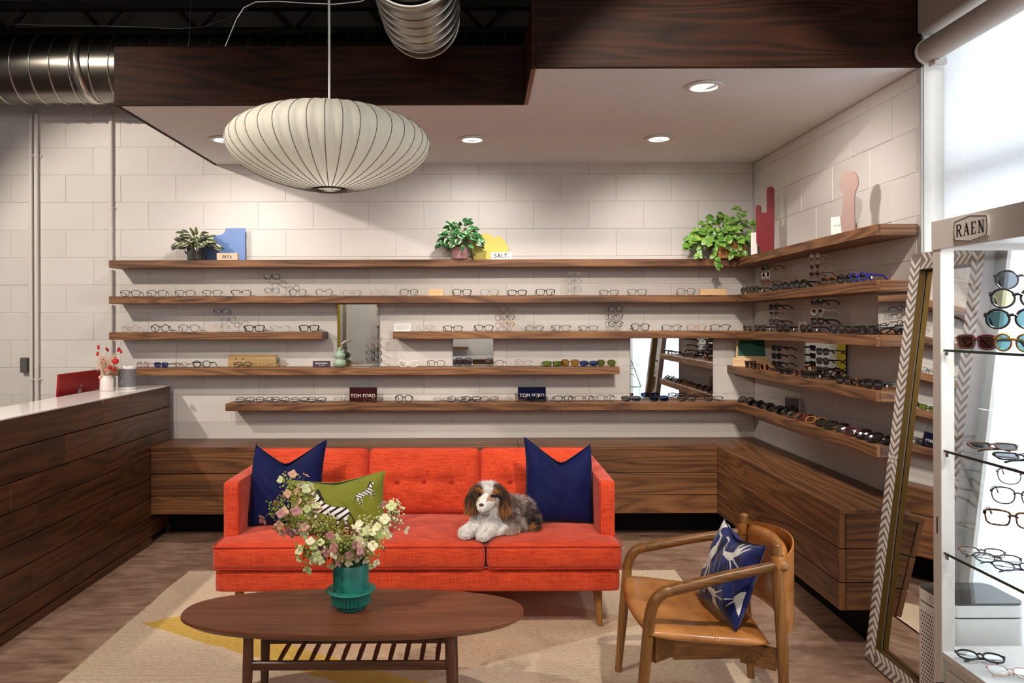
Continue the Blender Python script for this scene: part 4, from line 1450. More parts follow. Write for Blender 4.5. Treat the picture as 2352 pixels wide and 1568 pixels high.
# ------------------------------------------------------------------ the dog
dog = thing('dog', (.09, 3.78, .45), 'small white and brown merle dog lying on the sofa', 'dog')
DP = []   # (a, ra, b, rb, tag)
def dcap(a, ra, b, rb, t): DP.append((Vector(a), ra, Vector(b), rb, t))
dcap((.045, 3.765, .520), .078, (.060, 3.785, .545), .080, 'chest')
dcap((.075, 3.795, .535), .082, (.205, 3.835, .525), .076, 'body')
dcap((.210, 3.825, .515), .072, (.240, 3.805, .500), .060, 'rump')
dcap((.195, 3.770, .490), .048, (.165, 3.750, .480), .040, 'thigh')
dcap((.045, 3.755, .565), .060, (.046, 3.730, .620), .056, 'neck')
dcap((.030, 3.718, .645), .057, (.064, 3.720, .643), .057, 'skull')
dcap((.036, 3.680, .628), .040, (.020, 3.640, .614), .030, 'muzzle')
dcap((.020, 3.640, .612), .028, (.013, 3.622, .609), .022, 'muzzle')
dcap((.014, 3.745, .490), .045, (-.058, 3.665, .474), .030, 'leg')
dcap((-.058, 3.665, .474), .030, (-.070, 3.645, .472), .031, 'leg')
dcap((.075, 3.735, .488), .045, (.026, 3.645, .470), .030, 'leg')
dcap((.026, 3.645, .470), .030, (.018, 3.625, .467), .031, 'leg')
dcap((.150, 3.745, .478), .028, (.088, 3.690, .464), .019, 'foot')
dcap((-.008, 3.722, .682), .020, (-.036, 3.706, .640), .024, 'ear')
dcap((-.036, 3.706, .640), .024, (-.042, 3.700, .590), .020, 'ear')
dcap((.098, 3.728, .678), .021, (.120, 3.722, .640), .026, 'ear')
dcap((.120, 3.722, .640), .026, (.122, 3.716, .580), .022, 'ear')
dcap((.235, 3.785, .490), .038, (.270, 3.755, .472), .022, 'tail')
dcap((.190, 3.735, .475), .022, (.150, 3.708, .466), .012, 'tailtip')
mb = MB()
for a, ra, b, rb, t in DP:
    steps = max(2, int((b - a).length / .012) + 1)
    for k in range(steps + 1):
        f = k / steps
        c = a.lerp(b, f); r = ra + (rb - ra) * f
        mb.ball(c, r, 14, 9)
raw = mb.mesh('dog_raw')
ro = bpy.data.objects.new('dog_raw', raw)
COL.objects.link(ro)
md = ro.modifiers.new('r', 'REMESH'); md.mode = 'VOXEL'; md.voxel_size = .0055
md = ro.modifiers.new('s', 'SMOOTH'); md.factor = .5; md.iterations = 4
dg = bpy.context.evaluated_depsgraph_get()
dme = bpy.data.meshes.new_from_object(ro.evaluated_get(dg))
bpy.data.objects.remove(ro)
W1, W2 = srgb(252, 248, 244)[:3], srgb(240, 234, 228)[:3]
BR, TAN, DK, MER, PINK = srgb(104, 72, 56)[:3], srgb(186, 128, 72)[:3], srgb(48, 36, 34)[:3], srgb(150, 128, 120)[:3], srgb(206, 186, 180)[:3]
def lerp3(a, b, t): return tuple(a[i] + (b[i] - a[i]) * t for i in range(3))
def nearest(p):
    best, bt = 9, None
    for a, ra, b, rb, t in DP:
        d = b - a
        f = max(0, min(1, (p - a).dot(d) / max(1e-9, d.length_squared)))
        q = (p - a - d * f).length - (ra + (rb - ra) * f)
        if q < best: best, bt = q, t
    return bt
def coat(p, t):
    n1 = noise.noise(p * 28); n2 = noise.noise(p * 70 + Vector((3, 1, 2)))
    if t in ('leg', 'chest', 'foot'):
        c = W1 if n2 < .25 else W2
        if t == 'chest' and p.x > .105: c = lerp3(MER, BR, smoothstep(-.3, .5, n1))
        return c
    if t == 'neck':
        return W1 if p.y < 3.735 or p.x < .06 else lerp3(W2, MER, .7)
    if t == 'muzzle':
        side = abs(p.x - (.036 - (3.68 - p.y) * .4))
        if p.z > .632 and side > .018: return lerp3(TAN, W1, .2)
        return W1
    if t == 'skull':
        mid = abs(p.x - .044)
        if p.z > .655 and mid < .017 + .010 * (p.z - .655) / .05: return W1
        if p.z > .69: return lerp3(PINK, BR, smoothstep(-.2, .5, n1))
        if p.y < 3.70 and .660 < p.z < .684: return lerp3(TAN, BR, smoothstep(0, .6, n1))
        if p.y < 3.70 and p.z < .640 and mid < .045: return lerp3(TAN, W1, .45)
        return lerp3(DK, BR, smoothstep(-.3, .4, n1))
    if t == 'ear':
        return lerp3(lerp3(BR, DK, smoothstep(-.2, .5, n1)), TAN, .75 if p.z < .60 else (.35 if n2 > .1 else .0))
    if t in ('body', 'thigh'):
        c = lerp3(PINK, MER, smoothstep(-.3, .3, n1))
        if n2 > .12: c = lerp3(c, BR, .75)
        if p.x > .22 and n1 > -.1: c = lerp3(c, DK, .6)
        return c
    if t == 'rump': return lerp3(DK, MER, smoothstep(.0, .6, n1))
    if t == 'tailtip': return lerp3(TAN, W2, .5)
    return lerp3(TAN, DK, smoothstep(-.2, .4, n1)) if p.x < .27 else lerp3(DK, BR, .4)
for v in dme.vertices:
    s_ = seat_z(v.co.x, v.co.y)
    if v.co.z < s_: v.co.z = s_
dme.update()
at_ = dme.color_attributes.new('Col', 'FLOAT_COLOR', 'POINT')
flat, vt = [], []
for v in dme.vertices:
    t = nearest(v.co)
    vt.append(t)
    c = coat(v.co.copy(), t)
    flat.extend((c[0], c[1], c[2], 1))
at_.data.foreach_set('color', flat)
dme.polygons.foreach_set('use_smooth', [True] * len(dme.polygons))
dr = random.Random(3)
fur = MB(); fcol = []
polys = [p for p in dme.polygons]
areas = [p.area for p in polys]
NF = 42000
EAR_L, EAR_R = Vector((-.03, 3.70, .63)), Vector((.12, 3.72, .63))
for pi in dr.choices(range(len(polys)), areas, k=NF):
    p = polys[pi]
    vs = [dme.vertices[i].co for i in p.vertices]
    w = [dr.random() for _ in vs]; sw = sum(w)
    c = Vector((0, 0, 0))
    for q, ww in zip(vs, w): c += q * (ww / sw)
    nrm = p.normal.copy()
    t = vt[p.vertices[0]]
    ln = {'ear': .042, 'leg': .013, 'foot': .010, 'muzzle': .011, 'skull': .020, 'chest': .026, 'neck': .026, 'tail': .035, 'tailtip': .035}.get(t, .034)
    if t == 'muzzle' and (c - Vector((.011, 3.612, .616))).length < .017: continue
    if t in ('skull', 'muzzle') and min((c - Vector((.004, 3.664, .657))).length, (c - Vector((.060, 3.664, .649))).length) < .015: continue
    flow = {'ear': Vector((0, -.1, -1)), 'body': Vector((.55, .2, -.55)), 'rump': Vector((.6, -.1, -.5)), 'thigh': Vector((.3, -.3, -.6)), 'chest': Vector((-.1, -.3, -.7)), 'neck': Vector((0, -.2, -.8)),
            'skull': Vector(((c.x - .045) * 9, .25, -.25)), 'muzzle': Vector(((c.x - .03) * 14, .5, -.5)), 'leg': Vector((-.3, -.3, -.5)), 'foot': Vector((-.6, -.5, -.1)), 'tail': Vector((.8, -.3, -.3)), 'tailtip': Vector((-.6, -.5, -.3))}[t]
    d = nrm * (.55 if t != 'ear' else .30) + flow * .8 + Vector((dr.gauss(0, .22), dr.gauss(0, .22), dr.gauss(0, .22)))
    d.normalize()
    ln *= dr.uniform(.6, 1.25)
    curl = Vector((dr.gauss(0, 1), dr.gauss(0, 1), dr.gauss(0, 1))) * (.55 if t in ('body', 'rump', 'thigh', 'tail') else .2)
    side = d.cross(Vector((dr.gauss(0, 1), dr.gauss(0, 1), dr.gauss(0, 1))))
    if side.length < 1e-6: continue
    side.normalize()
    wd = .0011
    p1 = c + d * ln * .45
    d2 = (d + curl + Vector((0, 0, -.35))).normalized()
    p2 = p1 + d2 * ln * .55
    z2 = seat_z(p2.x, p2.y); z1 = seat_z(p1.x, p1.y)
    if p2.z < z2: p2.z = z2 + dr.random() * .002
    if p1.z < z1: p1.z = z1
    if c.z < seat_z(c.x, c.y) + .0015: continue
    b = len(fur.v)
    c0 = c - nrm * .001
    fur.v += [tuple(c0 - side * wd), tuple(c0 + side * wd), tuple(p1 - side * wd * .8), tuple(p1 + side * wd * .8), tuple(p2)]
    fur.f += [(b, b + 1, b + 3, b + 2), (b + 2, b + 3, b + 4)]
    fur.s += [True, True]; fur.m += [0, 0]
    cc = coat(c, t)
    k = dr.uniform(.82, 1.12)
    fcol += [tuple(min(1, q * k) for q in cc)] * 5
fur.col = fcol
inv = MAT_OF[dog.name].inverted()
dme.transform(inv)
dme.materials.clear(); dme.materials.append(M_FUR)
dme.name = 'body'
child(dme, 'body', dog)
tag(fur.build('fur', M_FUR, dog, world=True), kind='stuff')
M_EYE = plain('eye_dark', srgb(22, 14, 10), .06)
M_NOSE = plain('nose_brown', srgb(84, 52, 46), .35)
MB().ball((.003, 3.6600, .657), .0088, 12, 8).build('eye', M_EYE, dog, world=True)
MB().ball((.060, 3.6600, .649), .0088, 12, 8).build('eye', M_EYE, dog, world=True)
MB().ball((.0105, 3.6085, .618), (.0125, .009, .0095), 14, 10).build('nose', M_NOSE, dog, world=True)
MB().tube([(.013 + .010 * (k - 3) / 3, 3.608 + .004 * abs(k - 3) / 3, .603 - .003 * (1 - abs(k - 3) / 3)) for k in range(7)], .0013, 5).build('mouth', M_NOSE, dog, world=True)
MB().tube([(.008 + .0085 * math.cos(q), 3.652, .548 + .0085 * math.sin(q)) for q in [2 * math.pi * k / 16 for k in range(16)]], .0013, 6, closed=True).build('collar_ring', M_CHROME, dog, world=True)
MB().tube([(.0 + .05 * k / 8, 3.669 - .006 * math.sin(math.pi * k / 8), .560 - .004 * k / 8 - .004 * math.sin(math.pi * k / 8)) for k in range(9)], .003, 6).build('collar', plain('collar_leather', srgb(120, 92, 50), .5), dog, world=True)
for px_, py_ in ((-.070, 3.6145), (.018, 3.5945)):
    for k in (-1, 0, 1):
        MB().ball((px_ + k * .013, py_ + .003 * abs(k), .466), (.0075, .008, .009), 8, 6).build('toe', M_FUR if False else plain('toe_fur', srgb(226, 218, 212), .8), dog, world=True)
# ------------------------------------------------------------------ things on the counter
CTZ = 1.0605
mon = thing('desktop_computer', (-2.74, 5.0, .7505), 'red all-in-one desktop computer behind the counter, seen from the back', 'computer')
M_RED = plain('red_anodised', srgb(176, 34, 32), .3, .35)
mtx = Matrix.Translation((-2.72, 5.0, .86)) @ Matrix.Rotation(math.radians(4), 4, 'Y')
MB().box((-.007, -.262, 0), (.007, .262, .325), .004, mat=mtx).build('back_shell', M_RED, mon, world=True)
MB().box((-.0078, -.255, .07), (-.0072, .255, .318), 0, mat=mtx).build('screen', plain('dark_screen', srgb(12, 12, 14), .1), mon, world=True)
MB().box((-.004, -.07, 0), (.004, .07, .2), .002, mat=Matrix.Translation((-2.70, 5.0, .752)) @ Matrix.Rotation(math.radians(6), 4, 'Y')).build('stand', M_RED, mon, world=True)
MB().box((-2.80, 4.93, .7507), (-2.64, 5.07, .757), .002).build('stand_foot', M_RED, mon, world=True)
# fruit emblem: bitten body and leaf, as on the back shell
body = []
for k in range(48):
    a = 2 * math.pi * k / 48 + math.pi / 2
    r = .024 * (1 + .06 * math.cos(2 * a)) - (.006 * math.exp(-((a - math.pi / 2) % (2 * math.pi)) ** 2 / .05) + .006 * math.exp(-((2 * math.pi - (a - math.pi / 2)) % (2 * math.pi)) ** 2 / .05)) - .003 * math.exp(-((a - 3 * math.pi / 2) ** 2) / .04)
    x, y = r * math.cos(a), r * math.sin(a) * 1.08
    d = math.hypot(x - .031, y - .004)
    if d < .0145:
        s = .0145 / max(d, 1e-6)
        x, y = .031 + (x - .031) * s, .004 + (y - .004) * s
    body.append((x, y))
leaf = [(.001 + .015 * t, .031 + .017 * t + .006 * math.sin(math.pi * t)) for t in [k / 6 for k in range(7)]] + [(.001 + .015 * t + .006 * math.sin(math.pi * t), .031 + .017 * t - .0) for t in [1 - k / 6 for k in range(1, 6)]]
em = MB()
for poly in (body, leaf):
    em.prism(poly, .0071, .0076, mp=lambda a, b, c: mtx @ Vector((c, a, .188 + b)))
em.build('emblem', plain('polished_emblem', srgb(232, 206, 204), .2, .4), mon, world=True)

vb = thing('bottle_vase', (-2.483, 4.93, CTZ), 'white ceramic bottle vase of dried red flowers on the counter', 'vase')
MB().lathe([(0, 0), (.038, 0), (.042, .004), (.042, .07), (.04, .082), (.03, .093), (.027, .098), (.0285, .102), (.026, .103), (.023, .098), (.023, .06), (0, .06)], 36).build('bottle', plain('white_glaze', srgb(232, 222, 216), .35), vb)
fr_ = random.Random(9)
M_DRY = petal_mat('dried_straw', srgb(196, 160, 118), srgb(232, 206, 176))
M_DRYR = petal_mat('dried_red', srgb(150, 28, 34), srgb(206, 54, 54))
M_DRYP = petal_mat('dried_peach', srgb(206, 120, 96), srgb(230, 170, 140))
stems, fluff = MB(), MB()
dried = thing('dried_bouquet', (-2.483, 4.93, CTZ + .061), 'dried red and straw coloured flowers in the bottle vase', 'dried flowers')
for k in range(46):
    a = fr_.uniform(0, 2 * math.pi); e = fr_.uniform(.01, .07); h = fr_.uniform(.14, .23)
    top = Vector((-2.483 + e * math.cos(a), 4.93 + e * math.sin(a), CTZ + h))
    stems.tube([(-2.483 + .012 * math.cos(a), 4.93 + .012 * math.sin(a), CTZ + .07), (-2.483 + .018 * math.cos(a), 4.93 + .018 * math.sin(a), CTZ + .11), top], .0009, 4, caps=False)
    for q in range(9):
        fluff.ball(top + Vector((fr_.gauss(0, .011), fr_.gauss(0, .011), fr_.gauss(0, .012))), fr_.uniform(.002, .0042), 6, 4)
stems.build('stems', M_DRY, dried, world=True)
tag(fluff.build('seed_heads', M_DRY, dried, world=True), kind='stuff')
for (px, py, r) in ((226, 795, .0), (246, 800, .0), (272, 800, .0), (277, 804, .0), (224, 810, 0), (236, 826, 0)):
    p = at(px, py, 4.93 + fr_.uniform(-.02, .02))
    stem_ = MB().tube([p, (-2.483, 4.93, CTZ + .1)], .0008, 4).build('stem', M_DRY, dried, world=True)
    MB().ball((0, 0, 0), (.0085, .0085, .0165), 10, 8).build('bunny_tail', M_DRYR, dried, loc=MAT_OF[dried.name].inverted() @ p, rot=(fr_.uniform(-.4, .4), fr_.uniform(-.6, .6), 0))
for (px, py, r) in ((265, 827, .021), (240, 830, .012), (252, 842, .014), (243, 848, .012), (262, 846, .013), (230, 864, .012), (258, 834, .010)):
    p = at(px, py, 4.90)
    MB().ball((0, 0, 0), (r, r, r * .95), 12, 8).lathe([(.002, r * .9), (.005, r * 1.3)], 8).build('dried_pod', M_DRYR if r > .0125 else M_DRYP, dried, loc=MAT_OF[dried.name].inverted() @ p)

sp = thing('smart_speaker', (-2.415, 5.075, CTZ), 'white cylindrical smart speaker with grey grille on the counter', 'speaker')
MB().lathe([(0, 0), (.052, 0), (.057, .004), (.057, .012), (.0575, .014)], 36).build('base', M_WHITE, sp)
MB().lathe([(.0565, .013), (.0565, .138)], 48).build('grille', plain('grey_grille', srgb(120, 118, 122), .55), sp)
MB().lathe([(.0575, .137), (.0575, .150), (.054, .157), (0, .1575)], 36).build('top_cap', M_WHITE, sp)

# ------------------------------------------------------------------ signs
def serif_word(word, h, stroke, gap=.25):
    """capital letters with hairlines and slab serifs as flat polygons, centred on (0, 0)"""
    G = {'R': (.66, [((.10, 0), (.10, 1), 1.5), ((.10, 1), (.42, 1), .6), ((.42, 1), (.58, .88), .9), ((.58, .88), (.58, .66), 1.4), ((.58, .66), (.42, .53), .9), ((.42, .53), (.10, .53), .6), ((.32, .53), (.62, 0), 1.3)], [(.10, 0), (.10, 1), (.64, 0)]),
         'A': (.72, [((.08, 0), (.36, 1), .7), ((.36, 1), (.64, 0), 1.5), ((.18, .34), (.54, .34), .6)], [(.08, 0), (.64, 0)]),
         'E': (.58, [((.10, 0), (.10, 1), 1.5), ((.10, 1), (.52, 1), .6), ((.10, .52), (.40, .52), .6), ((.10, 0), (.54, 0), .6), ((.52, 1), (.52, .82), .6), ((.54, 0), (.54, .2), .6)], [(.10, 0), (.10, 1)]),
         'N': (.72, [((.10, 0), (.10, 1), .7), ((.10, 1), (.60, 0), 1.5), ((.60, 0), (.60, 1), .7)], [(.10, 0), (.10, 1), (.60, 1)]),
         'D': (.70, [((.10, 0), (.10, 1), 1.6), ((.10, 1), (.38, 1), .6), ((.38, 1), (.58, .78), 1.2), ((.58, .78), (.58, .22), 1.7), ((.58, .22), (.38, 0), 1.2), ((.38, 0), (.10, 0), .6)], [(.10, 0), (.10, 1)]),
         'I': (.34, [((.17, 0), (.17, 1), 1.6)], [(.17, 0), (.17, 1)]),
         'T': (.62, [((.31, 0), (.31, 1), 1.6), ((.04, 1), (.58, 1), .6), ((.04, 1), (.04, .8), .6), ((.58, 1), (.58, .8), .6)], [(.31, 0)])}
    mb = MB()
    total = sum(G[c][0] for c in word) + gap * (len(word) - 1)
    x = -total / 2
    for c in word:
        w, segs, serifs = G[c]
        for (a, b, k) in segs + [((p[0] - .10, p[1]), (p[0] + .10, p[1]), .5) for p in serifs]:
            p, q = Vector((x + a[0], a[1] - .5)) * h, Vector((x + b[0], b[1] - .5)) * h
            d = (q - p).normalized(); s = Vector((-d.y, d.x)) * (stroke * k / 2)
            e = d * stroke * .25
            mb.prism([tuple(p - e - s), tuple(q + e - s), tuple(q + e + s), tuple(p - e + s)], 0, .0006)
        x += w + gap
    return mb.mesh('lettering')
UP = (math.pi / 2, 0, 0)          # lettering that faces the camera
def block_sign(name, label, px0, px1, py0, py1, Y, material, depth=.03, words=(), cat='sign', row=1):
    """an upright block on a shelf; words: (text, height, mat, dz, bold, serif)"""
    X0, X1 = (px0 - 1100) / FPX * Y, (px1 - 1100) / FPX * Y
    hgt = (py1 - py0) / FPX * Y
    t = thing(name, ((X0 + X1) / 2, Y + depth / 2, SZ[row] + .0005), label, cat)
    MB().box((-(X1 - X0) / 2, -depth / 2, 0), ((X1 - X0) / 2, depth / 2, hgt), .0015).build('block', material, t)
    for (tx, h, m, dz, bold, serif) in words:
        me = serif_word(tx, h, h * .13) if serif else text_mesh(tx, h / .7, .0004, bold=bold, spacing=1.15)
        me.materials.append(m)
        child(me, 'lettering', t, (0, -depth / 2 - .0007, hgt * dz), UP)
    return t
block_sign('name_block', 'tan block sign reading DITA beside the blue cutout', 498, 546, 577, 594, 5.30, plain('tan_card', srgb(206, 184, 160), .6), .03, [('DITA', .021, M_INK, .5, 0, True)])
block_sign('name_block', 'white block sign reading SALT. beside the yellow cutout', 1128, 1177, 573, 590, 5.29, M_PAPER, .02, [('SALT.', .027, M_INK, .5, .0008, False)])
block_sign('wood_name_block', 'small pale wood SALT block between eyeglasses on the second shelf', 985, 1018, 661, 676, 5.31, W_PALE[0], .03, [('SALT.', .016, plain('carved_wood', srgb(214, 168, 122), .7), .5, .0006, False)], row=2)
block_sign('wood_name_block', 'longer pale wood SALT block at the corner of the second shelf', 1609, 1670, 659, 673, 5.31, W_PALE[0], .04, [('SALT.', .022, plain('carved_wood', srgb(226, 186, 146), .7), .5, .0008, False)], row=2)
card = block_sign('text_card', 'white card printed with small text beside the upright mirror', 905, 943, 741, 759, 5.33, M_PAPER, .004, row=3, cat='card')
for k in range(7):
    MB().box((-.052, -.0027, .012 + k * .006), (.052 - .02 * (k == 0), -.0022, .0145 + k * .006)).build('text_line', plain('grey_print', srgb(170, 166, 168), .7), card)
block_sign('brand_card', 'dark plum card reading MASUNAGA beside the green vase', 718, 758, 825, 840, 5.31, plain('plum_card', srgb(64, 46, 62), .5), .012, [('MASUNAGA', .010, M_INKW, .62, .0003, False), ('since 1905', .006, M_INKW, .32, .0001, False)], row=4)
for lab, c, x0, x1, y0, y1 in (('dark red TOM FORD display card leaning against the wall', srgb(58, 18, 20), 802, 864, 884, 916), ('dark blue TOM FORD display card leaning against the wall', srgb(16, 20, 52), 1190, 1253, 881, 909)):
    X0, X1 = (x0 - 1100) / FPX * 5.34, (x1 - 1100) / FPX * 5.34
    t = thing('logo_plaque', ((X0 + X1) / 2, 5.35, SZ[5] + .0005), lab, 'sign', 'TOM FORD plaques')
    w = (X1 - X0) / 2
    MB().box((-w, -.004, 0), (w, .004, .103), .001).build('plaque', plain('gloss_card', c, .12), t)
    me = text_mesh('TOM FORD', .034, .0004, bold=.0, spacing=1.05); me.materials.append(M_INKW)
    child(me, 'lettering', t, (0, -.005, .045), UP)
    MB().box((-w - .002, .0045, .0), (w + .002, .012, .106), .001).build('easel_back', M_DARKMETAL, t)
# grey card on the side wall, third row
t = thing('small_brand_card', (1.885, 4.31, SZ[3] + .0005), 'small grey DITA card among the sunglasses on the side wall', 'sign', rotz=-math.pi / 2)
MB().box((-.04, -.008, 0), (.04, .008, .062), .001).build('block', plain('taupe_card', srgb(110, 96, 90), .5), t)
me = serif_word('DITA', .018, .0022); me.materials.append(plain('card_gilt', srgb(150, 136, 124), .4))
child(me, 'lettering', t, (0, -.0088, .030), UP)

# ------------------------------------------------------------------ cutouts on the top shelf
def cutout(name, label, poly, loc, m, thick=.008, rotz=0.0, tilt=0.0):
    t = thing(name, loc, label, 'cutout', 'painted cutouts on the top shelf', rot=(tilt, 0, rotz))
    MB().prism(poly, -thick / 2, thick / 2, mp=lambda a, b, c: (a, -c, b)).build('panel', m, t)
    bk = [(-.02, 0), (.02, 0), (.02, .06), (-.02, .06)]
    MB().prism(bk, thick / 2 + .0005, thick / 2 + .022, mp=lambda a, b, c: (a, c, b)).build('foot', m, t)
    return t
arc = lambda cx, cy, r, a0, a1, n=14: [(cx + r * math.cos(math.radians(a0 + (a1 - a0) * k / n)), cy + r * math.sin(math.radians(a0 + (a1 - a0) * k / n))) for k in range(n + 1)]
T1 = SZ[1] + .0008
# blue: stepped panel with a scooped shoulder
blue = [(-.20, 0), (.115, 0), (.115, .245), (-.035, .245)] + arc(-.085, .245, .05, 0, -90, 8) + [(-.15, .195)] + arc(-.15, .05, .145, 90, 180, 10)[1:-1] + [(-.24, .03)]
cutout('blue_cutout', 'blue cutout panel with a scooped shoulder behind the striped plant', [(x * .95, y) for x, y in blue], (-1.82, 5.418, T1), plain('sky_blue_board', srgb(112, 142, 196), .5), .008)
yel = [(-.13, 0), (.115, 0), (.115, .07)] + arc(.0, .075, .115, 0, 72, 10) + arc(-.055, .105, .095, 40, 180, 12) + [(-.15, .06)]
cutout('yellow_cutout', 'yellow scalloped cutout behind the white SALT sign', yel, (.10, 5.415, T1), plain('lemon_board', srgb(226, 214, 108), .55), .008)
# dark red cactus on the side shelf
cac = [(-.042, 0), (.042, 0), (.046, .2), (.046, .40)] + arc(.022, .415, .024, 0, 180, 10) + [(-.002, .27)] + arc(-.022, .29, .02, -90, -170, 5) + [(-.042, .30)] + arc(-.058, .31, .017, 0, 180, 8) + [(-.076, .27), (-.072, .2), (-.07, .07), (-.055, .055), (-.05, .05)]
cutout('cactus_cutout', 'dark red cactus-shaped cutout beside the trailing plant', cac, (1.905, 4.88, T1), plain('oxblood_board', srgb(122, 32, 40), .4), .009, rotz=math.radians(-42))
rose = [(-.052, 0), (.052, 0), (.046, .19)] + arc(.004, .295, .075, -48, 228, 22) + [(-.046, .15), (-.052, .115), (-.068, .10)]
cutout('rose_cutout', 'dusty pink rounded cutout near the window end of the top shelf', [(x * .66, y * .86) for x, y in rose], (1.885, 3.765, T1), plain('dusty_pink_board', srgb(166, 138, 130), .5), .009, rotz=math.radians(-58))
t = thing('script_card', (1.945, 3.98, T1), 'white card with handwritten script behind the pink cutout', 'card', rotz=math.radians(-40))
MB().box((-.045, -.003, 0), (.045, .003, .115), .0008).build('card', M_PAPER, t)
pts = [(-.03 + .0045 * k, -.0042, .066 + .006 * math.sin(k * 1.9) + .002 * k * .2) for k in range(14)]
MB().tube(pts, .0009, 5).build('script', M_INK, t)
t = thing('white_box', (1.855, 4.98, T1), 'slim white box standing between the trailing plant and the red cutout', 'box', rotz=math.radians(-20))
MB().box((-.02, -.01, 0), (.02, .01, .15), .001).build('box_body', M_PAPER, t)
MB().box((-.0205, -.0105, .13), (.0205, .0105, .1505), .001).build('lid', M_PAPER, t)

# ------------------------------------------------------------------ plants
def leaf_mesh(length, width, material, fold=.25, droop=.25, tipp=1.0):
    def f(u, v):
        w = width * math.sin(math.pi * u ** .75) ** .8 * (1 - .0 * u)
        s = (v - .5) * 2
        return (s * w / 2, u * length, fold * abs(s) * w * .5 - droop * length * u * u)
    mb = MB().grid(f, 7, 4)
    me = mb.mesh('leaf')
    me.materials.append(material)
    return me
def varie(name, green1, green2, pale, amount, scale, width, midrib):
    """two-tone leaf: pale patches or a pale midrib in the leaf's own space"""
    t = NT(name)
    c = t.coord()
    rnd = t.n('ObjectInfo').outputs['Random']
    sp_ = t.n('SeparateXYZ'); t.l(c, sp_.inputs[0])
    ax = t.math('ABSOLUTE', sp_.outputs[0])
    off = t.n('CombineXYZ'); t.l(t.math('MULTIPLY', rnd, 9.0), off.inputs[0])
    nz = t.noise(t.mapping(c, (1.6, .7, 1), off.outputs[0]), scale, 3.0)
    base = t.mix(rnd, green1, green2)
    if midrib == 'edge':
        f = t.math('GREATER_THAN', t.math('ADD', ax, t.math('MULTIPLY', nz, width * .25)), width * .42)
    elif midrib == 'rib':
        f = t.math('LESS_THAN', t.math('ADD', ax, t.math('MULTIPLY', nz, width * .2)), width * .15)
    else:
        f = t.math('GREATER_THAN', nz, 1 - amount)
    return t.set(t.mix(f, base, pale), .38, 0, .45)
def potted(name, label, pot_label, px, Y, row, pot_prof, potmat, n, lm, spread, rise, seed, trails=0, facing=0.0):
    X = (px - 1100) / FPX * Y
    pt = thing(name, (X, Y, SZ[row] + .0005), label, 'plant', 'potted plants on the top shelf')
    po = MB().lathe(pot_prof[0], 64, flutes=pot_prof[2], fdepth=pot_prof[3], smooth=pot_prof[2] == 0).lathe(pot_prof[1], 40).build('pot', potmat, pt)
    topz = pot_prof[1][0][1]
    r0 = pot_prof[1][0][0]
    MB().lathe([(0, topz - .008), (r0 * .95, topz - .008)], 24).build('soil', plain('potting_soil', srgb(52, 38, 28), .9), pt)
    rr = random.Random(seed)
    stems = MB()
    for k in range(n):
        a = rr.uniform(0, 2 * math.pi)
        q = rr.random() ** .6
        e = spread * (.15 + .85 * q)
        h = topz + rise * (1.05 - q * q * .95) * rr.uniform(.6, 1.05)
        p = Vector((e * math.cos(a), e * math.sin(a) * .62, h))
        if Y + p.y > 5.385: p.y = 5.385 - Y
        b0 = Vector((r0 * .4 * math.cos(a), r0 * .4 * math.sin(a), topz - .008))
        mid = b0.lerp(p, .5) + Vector((0, 0, .03))
        if k % 2 == 0: stems.tube([b0, mid, p], .0014, 4, caps=False)
        out = Vector((math.cos(a), math.sin(a) * .6, 0))
        d = (out * (.5 + q * .6) + Vector((rr.gauss(0, .35), rr.gauss(-.12, .3), .55 - .95 * q + rr.gauss(0, .2)))).normalized()
        up = Vector((0, -1.0, .55)) + Vector((rr.gauss(0, .35), rr.gauss(0, .3), rr.gauss(0, .3)))
        xa = d.cross(up).normalized(); za = xa.cross(d)
        m3 = Matrix((xa, d, za)).transposed()
        L = .09
        if Y + p.y + d.y * L > 5.395: p.y = 5.395 - d.y * L - Y
        child(lm[rr.randrange(len(lm))], 'leaf', pt, p, m3.to_euler(), rr.uniform(.7, 1.1))
    stems.build('stems', M_STEM, pt)
    return pt, po
M_L1 = varie('leaf_striped', srgb(34, 46, 30), srgb(58, 72, 44), srgb(196, 178, 168), .4, 60, .030, 'rib')
M_L1b = varie('leaf_striped_pale', srgb(50, 66, 40), srgb(84, 100, 58), srgb(214, 204, 176), .4, 60, .034, 'edge')
M_L2 = varie('leaf_cream_edge', srgb(28, 92, 42), srgb(46, 122, 52), srgb(214, 214, 190), .4, 40, .038, 'edge')
M_L2b = varie('leaf_green', srgb(26, 84, 38), srgb(58, 132, 58), srgb(206, 214, 184), .36, 55, .026, '')
M_L3 = varie('leaf_pothos', srgb(70, 128, 40), srgb(120, 166, 66), srgb(216, 220, 184), .40, 50, .05, '')
M_L3b = varie('leaf_pothos_bright', srgb(96, 150, 48), srgb(150, 186, 84), srgb(196, 206, 140), .28, 40, .05, '')
def pot_shape(r, h, fl=0, fd=0.0, taper=.9):
    return ([(0, 0), (r * taper, 0), (r, .006), (r, h - .004), (r * .985, h)], [(r * .93, h), (r * .9, h * .4)], fl, fd)
potted('striped_plant', 'striped dark-leaved plant in charcoal pot beside the blue cutout', '', 451, 5.32, 1, pot_shape(.062, .088, 28, .004), plain('charcoal_pot', srgb(52, 50, 48), .5), 84,
       [leaf_mesh(.066, .036, M_L1, .15, .3), leaf_mesh(.072, .038, M_L1b, .15, .4)], .130, .105, 4)
potted('variegated_plant', 'variegated green plant in a mauve pot in the middle of the top shelf', '', 1057, 5.30, 1, pot_shape(.062, .085, 30, .003), plain('mauve_pot', srgb(150, 112, 112), .5), 115,
       [leaf_mesh(.062, .044, M_L2, .12, .3), leaf_mesh(.056, .040, M_L2b, .12, .35)], .150, .175, 8)
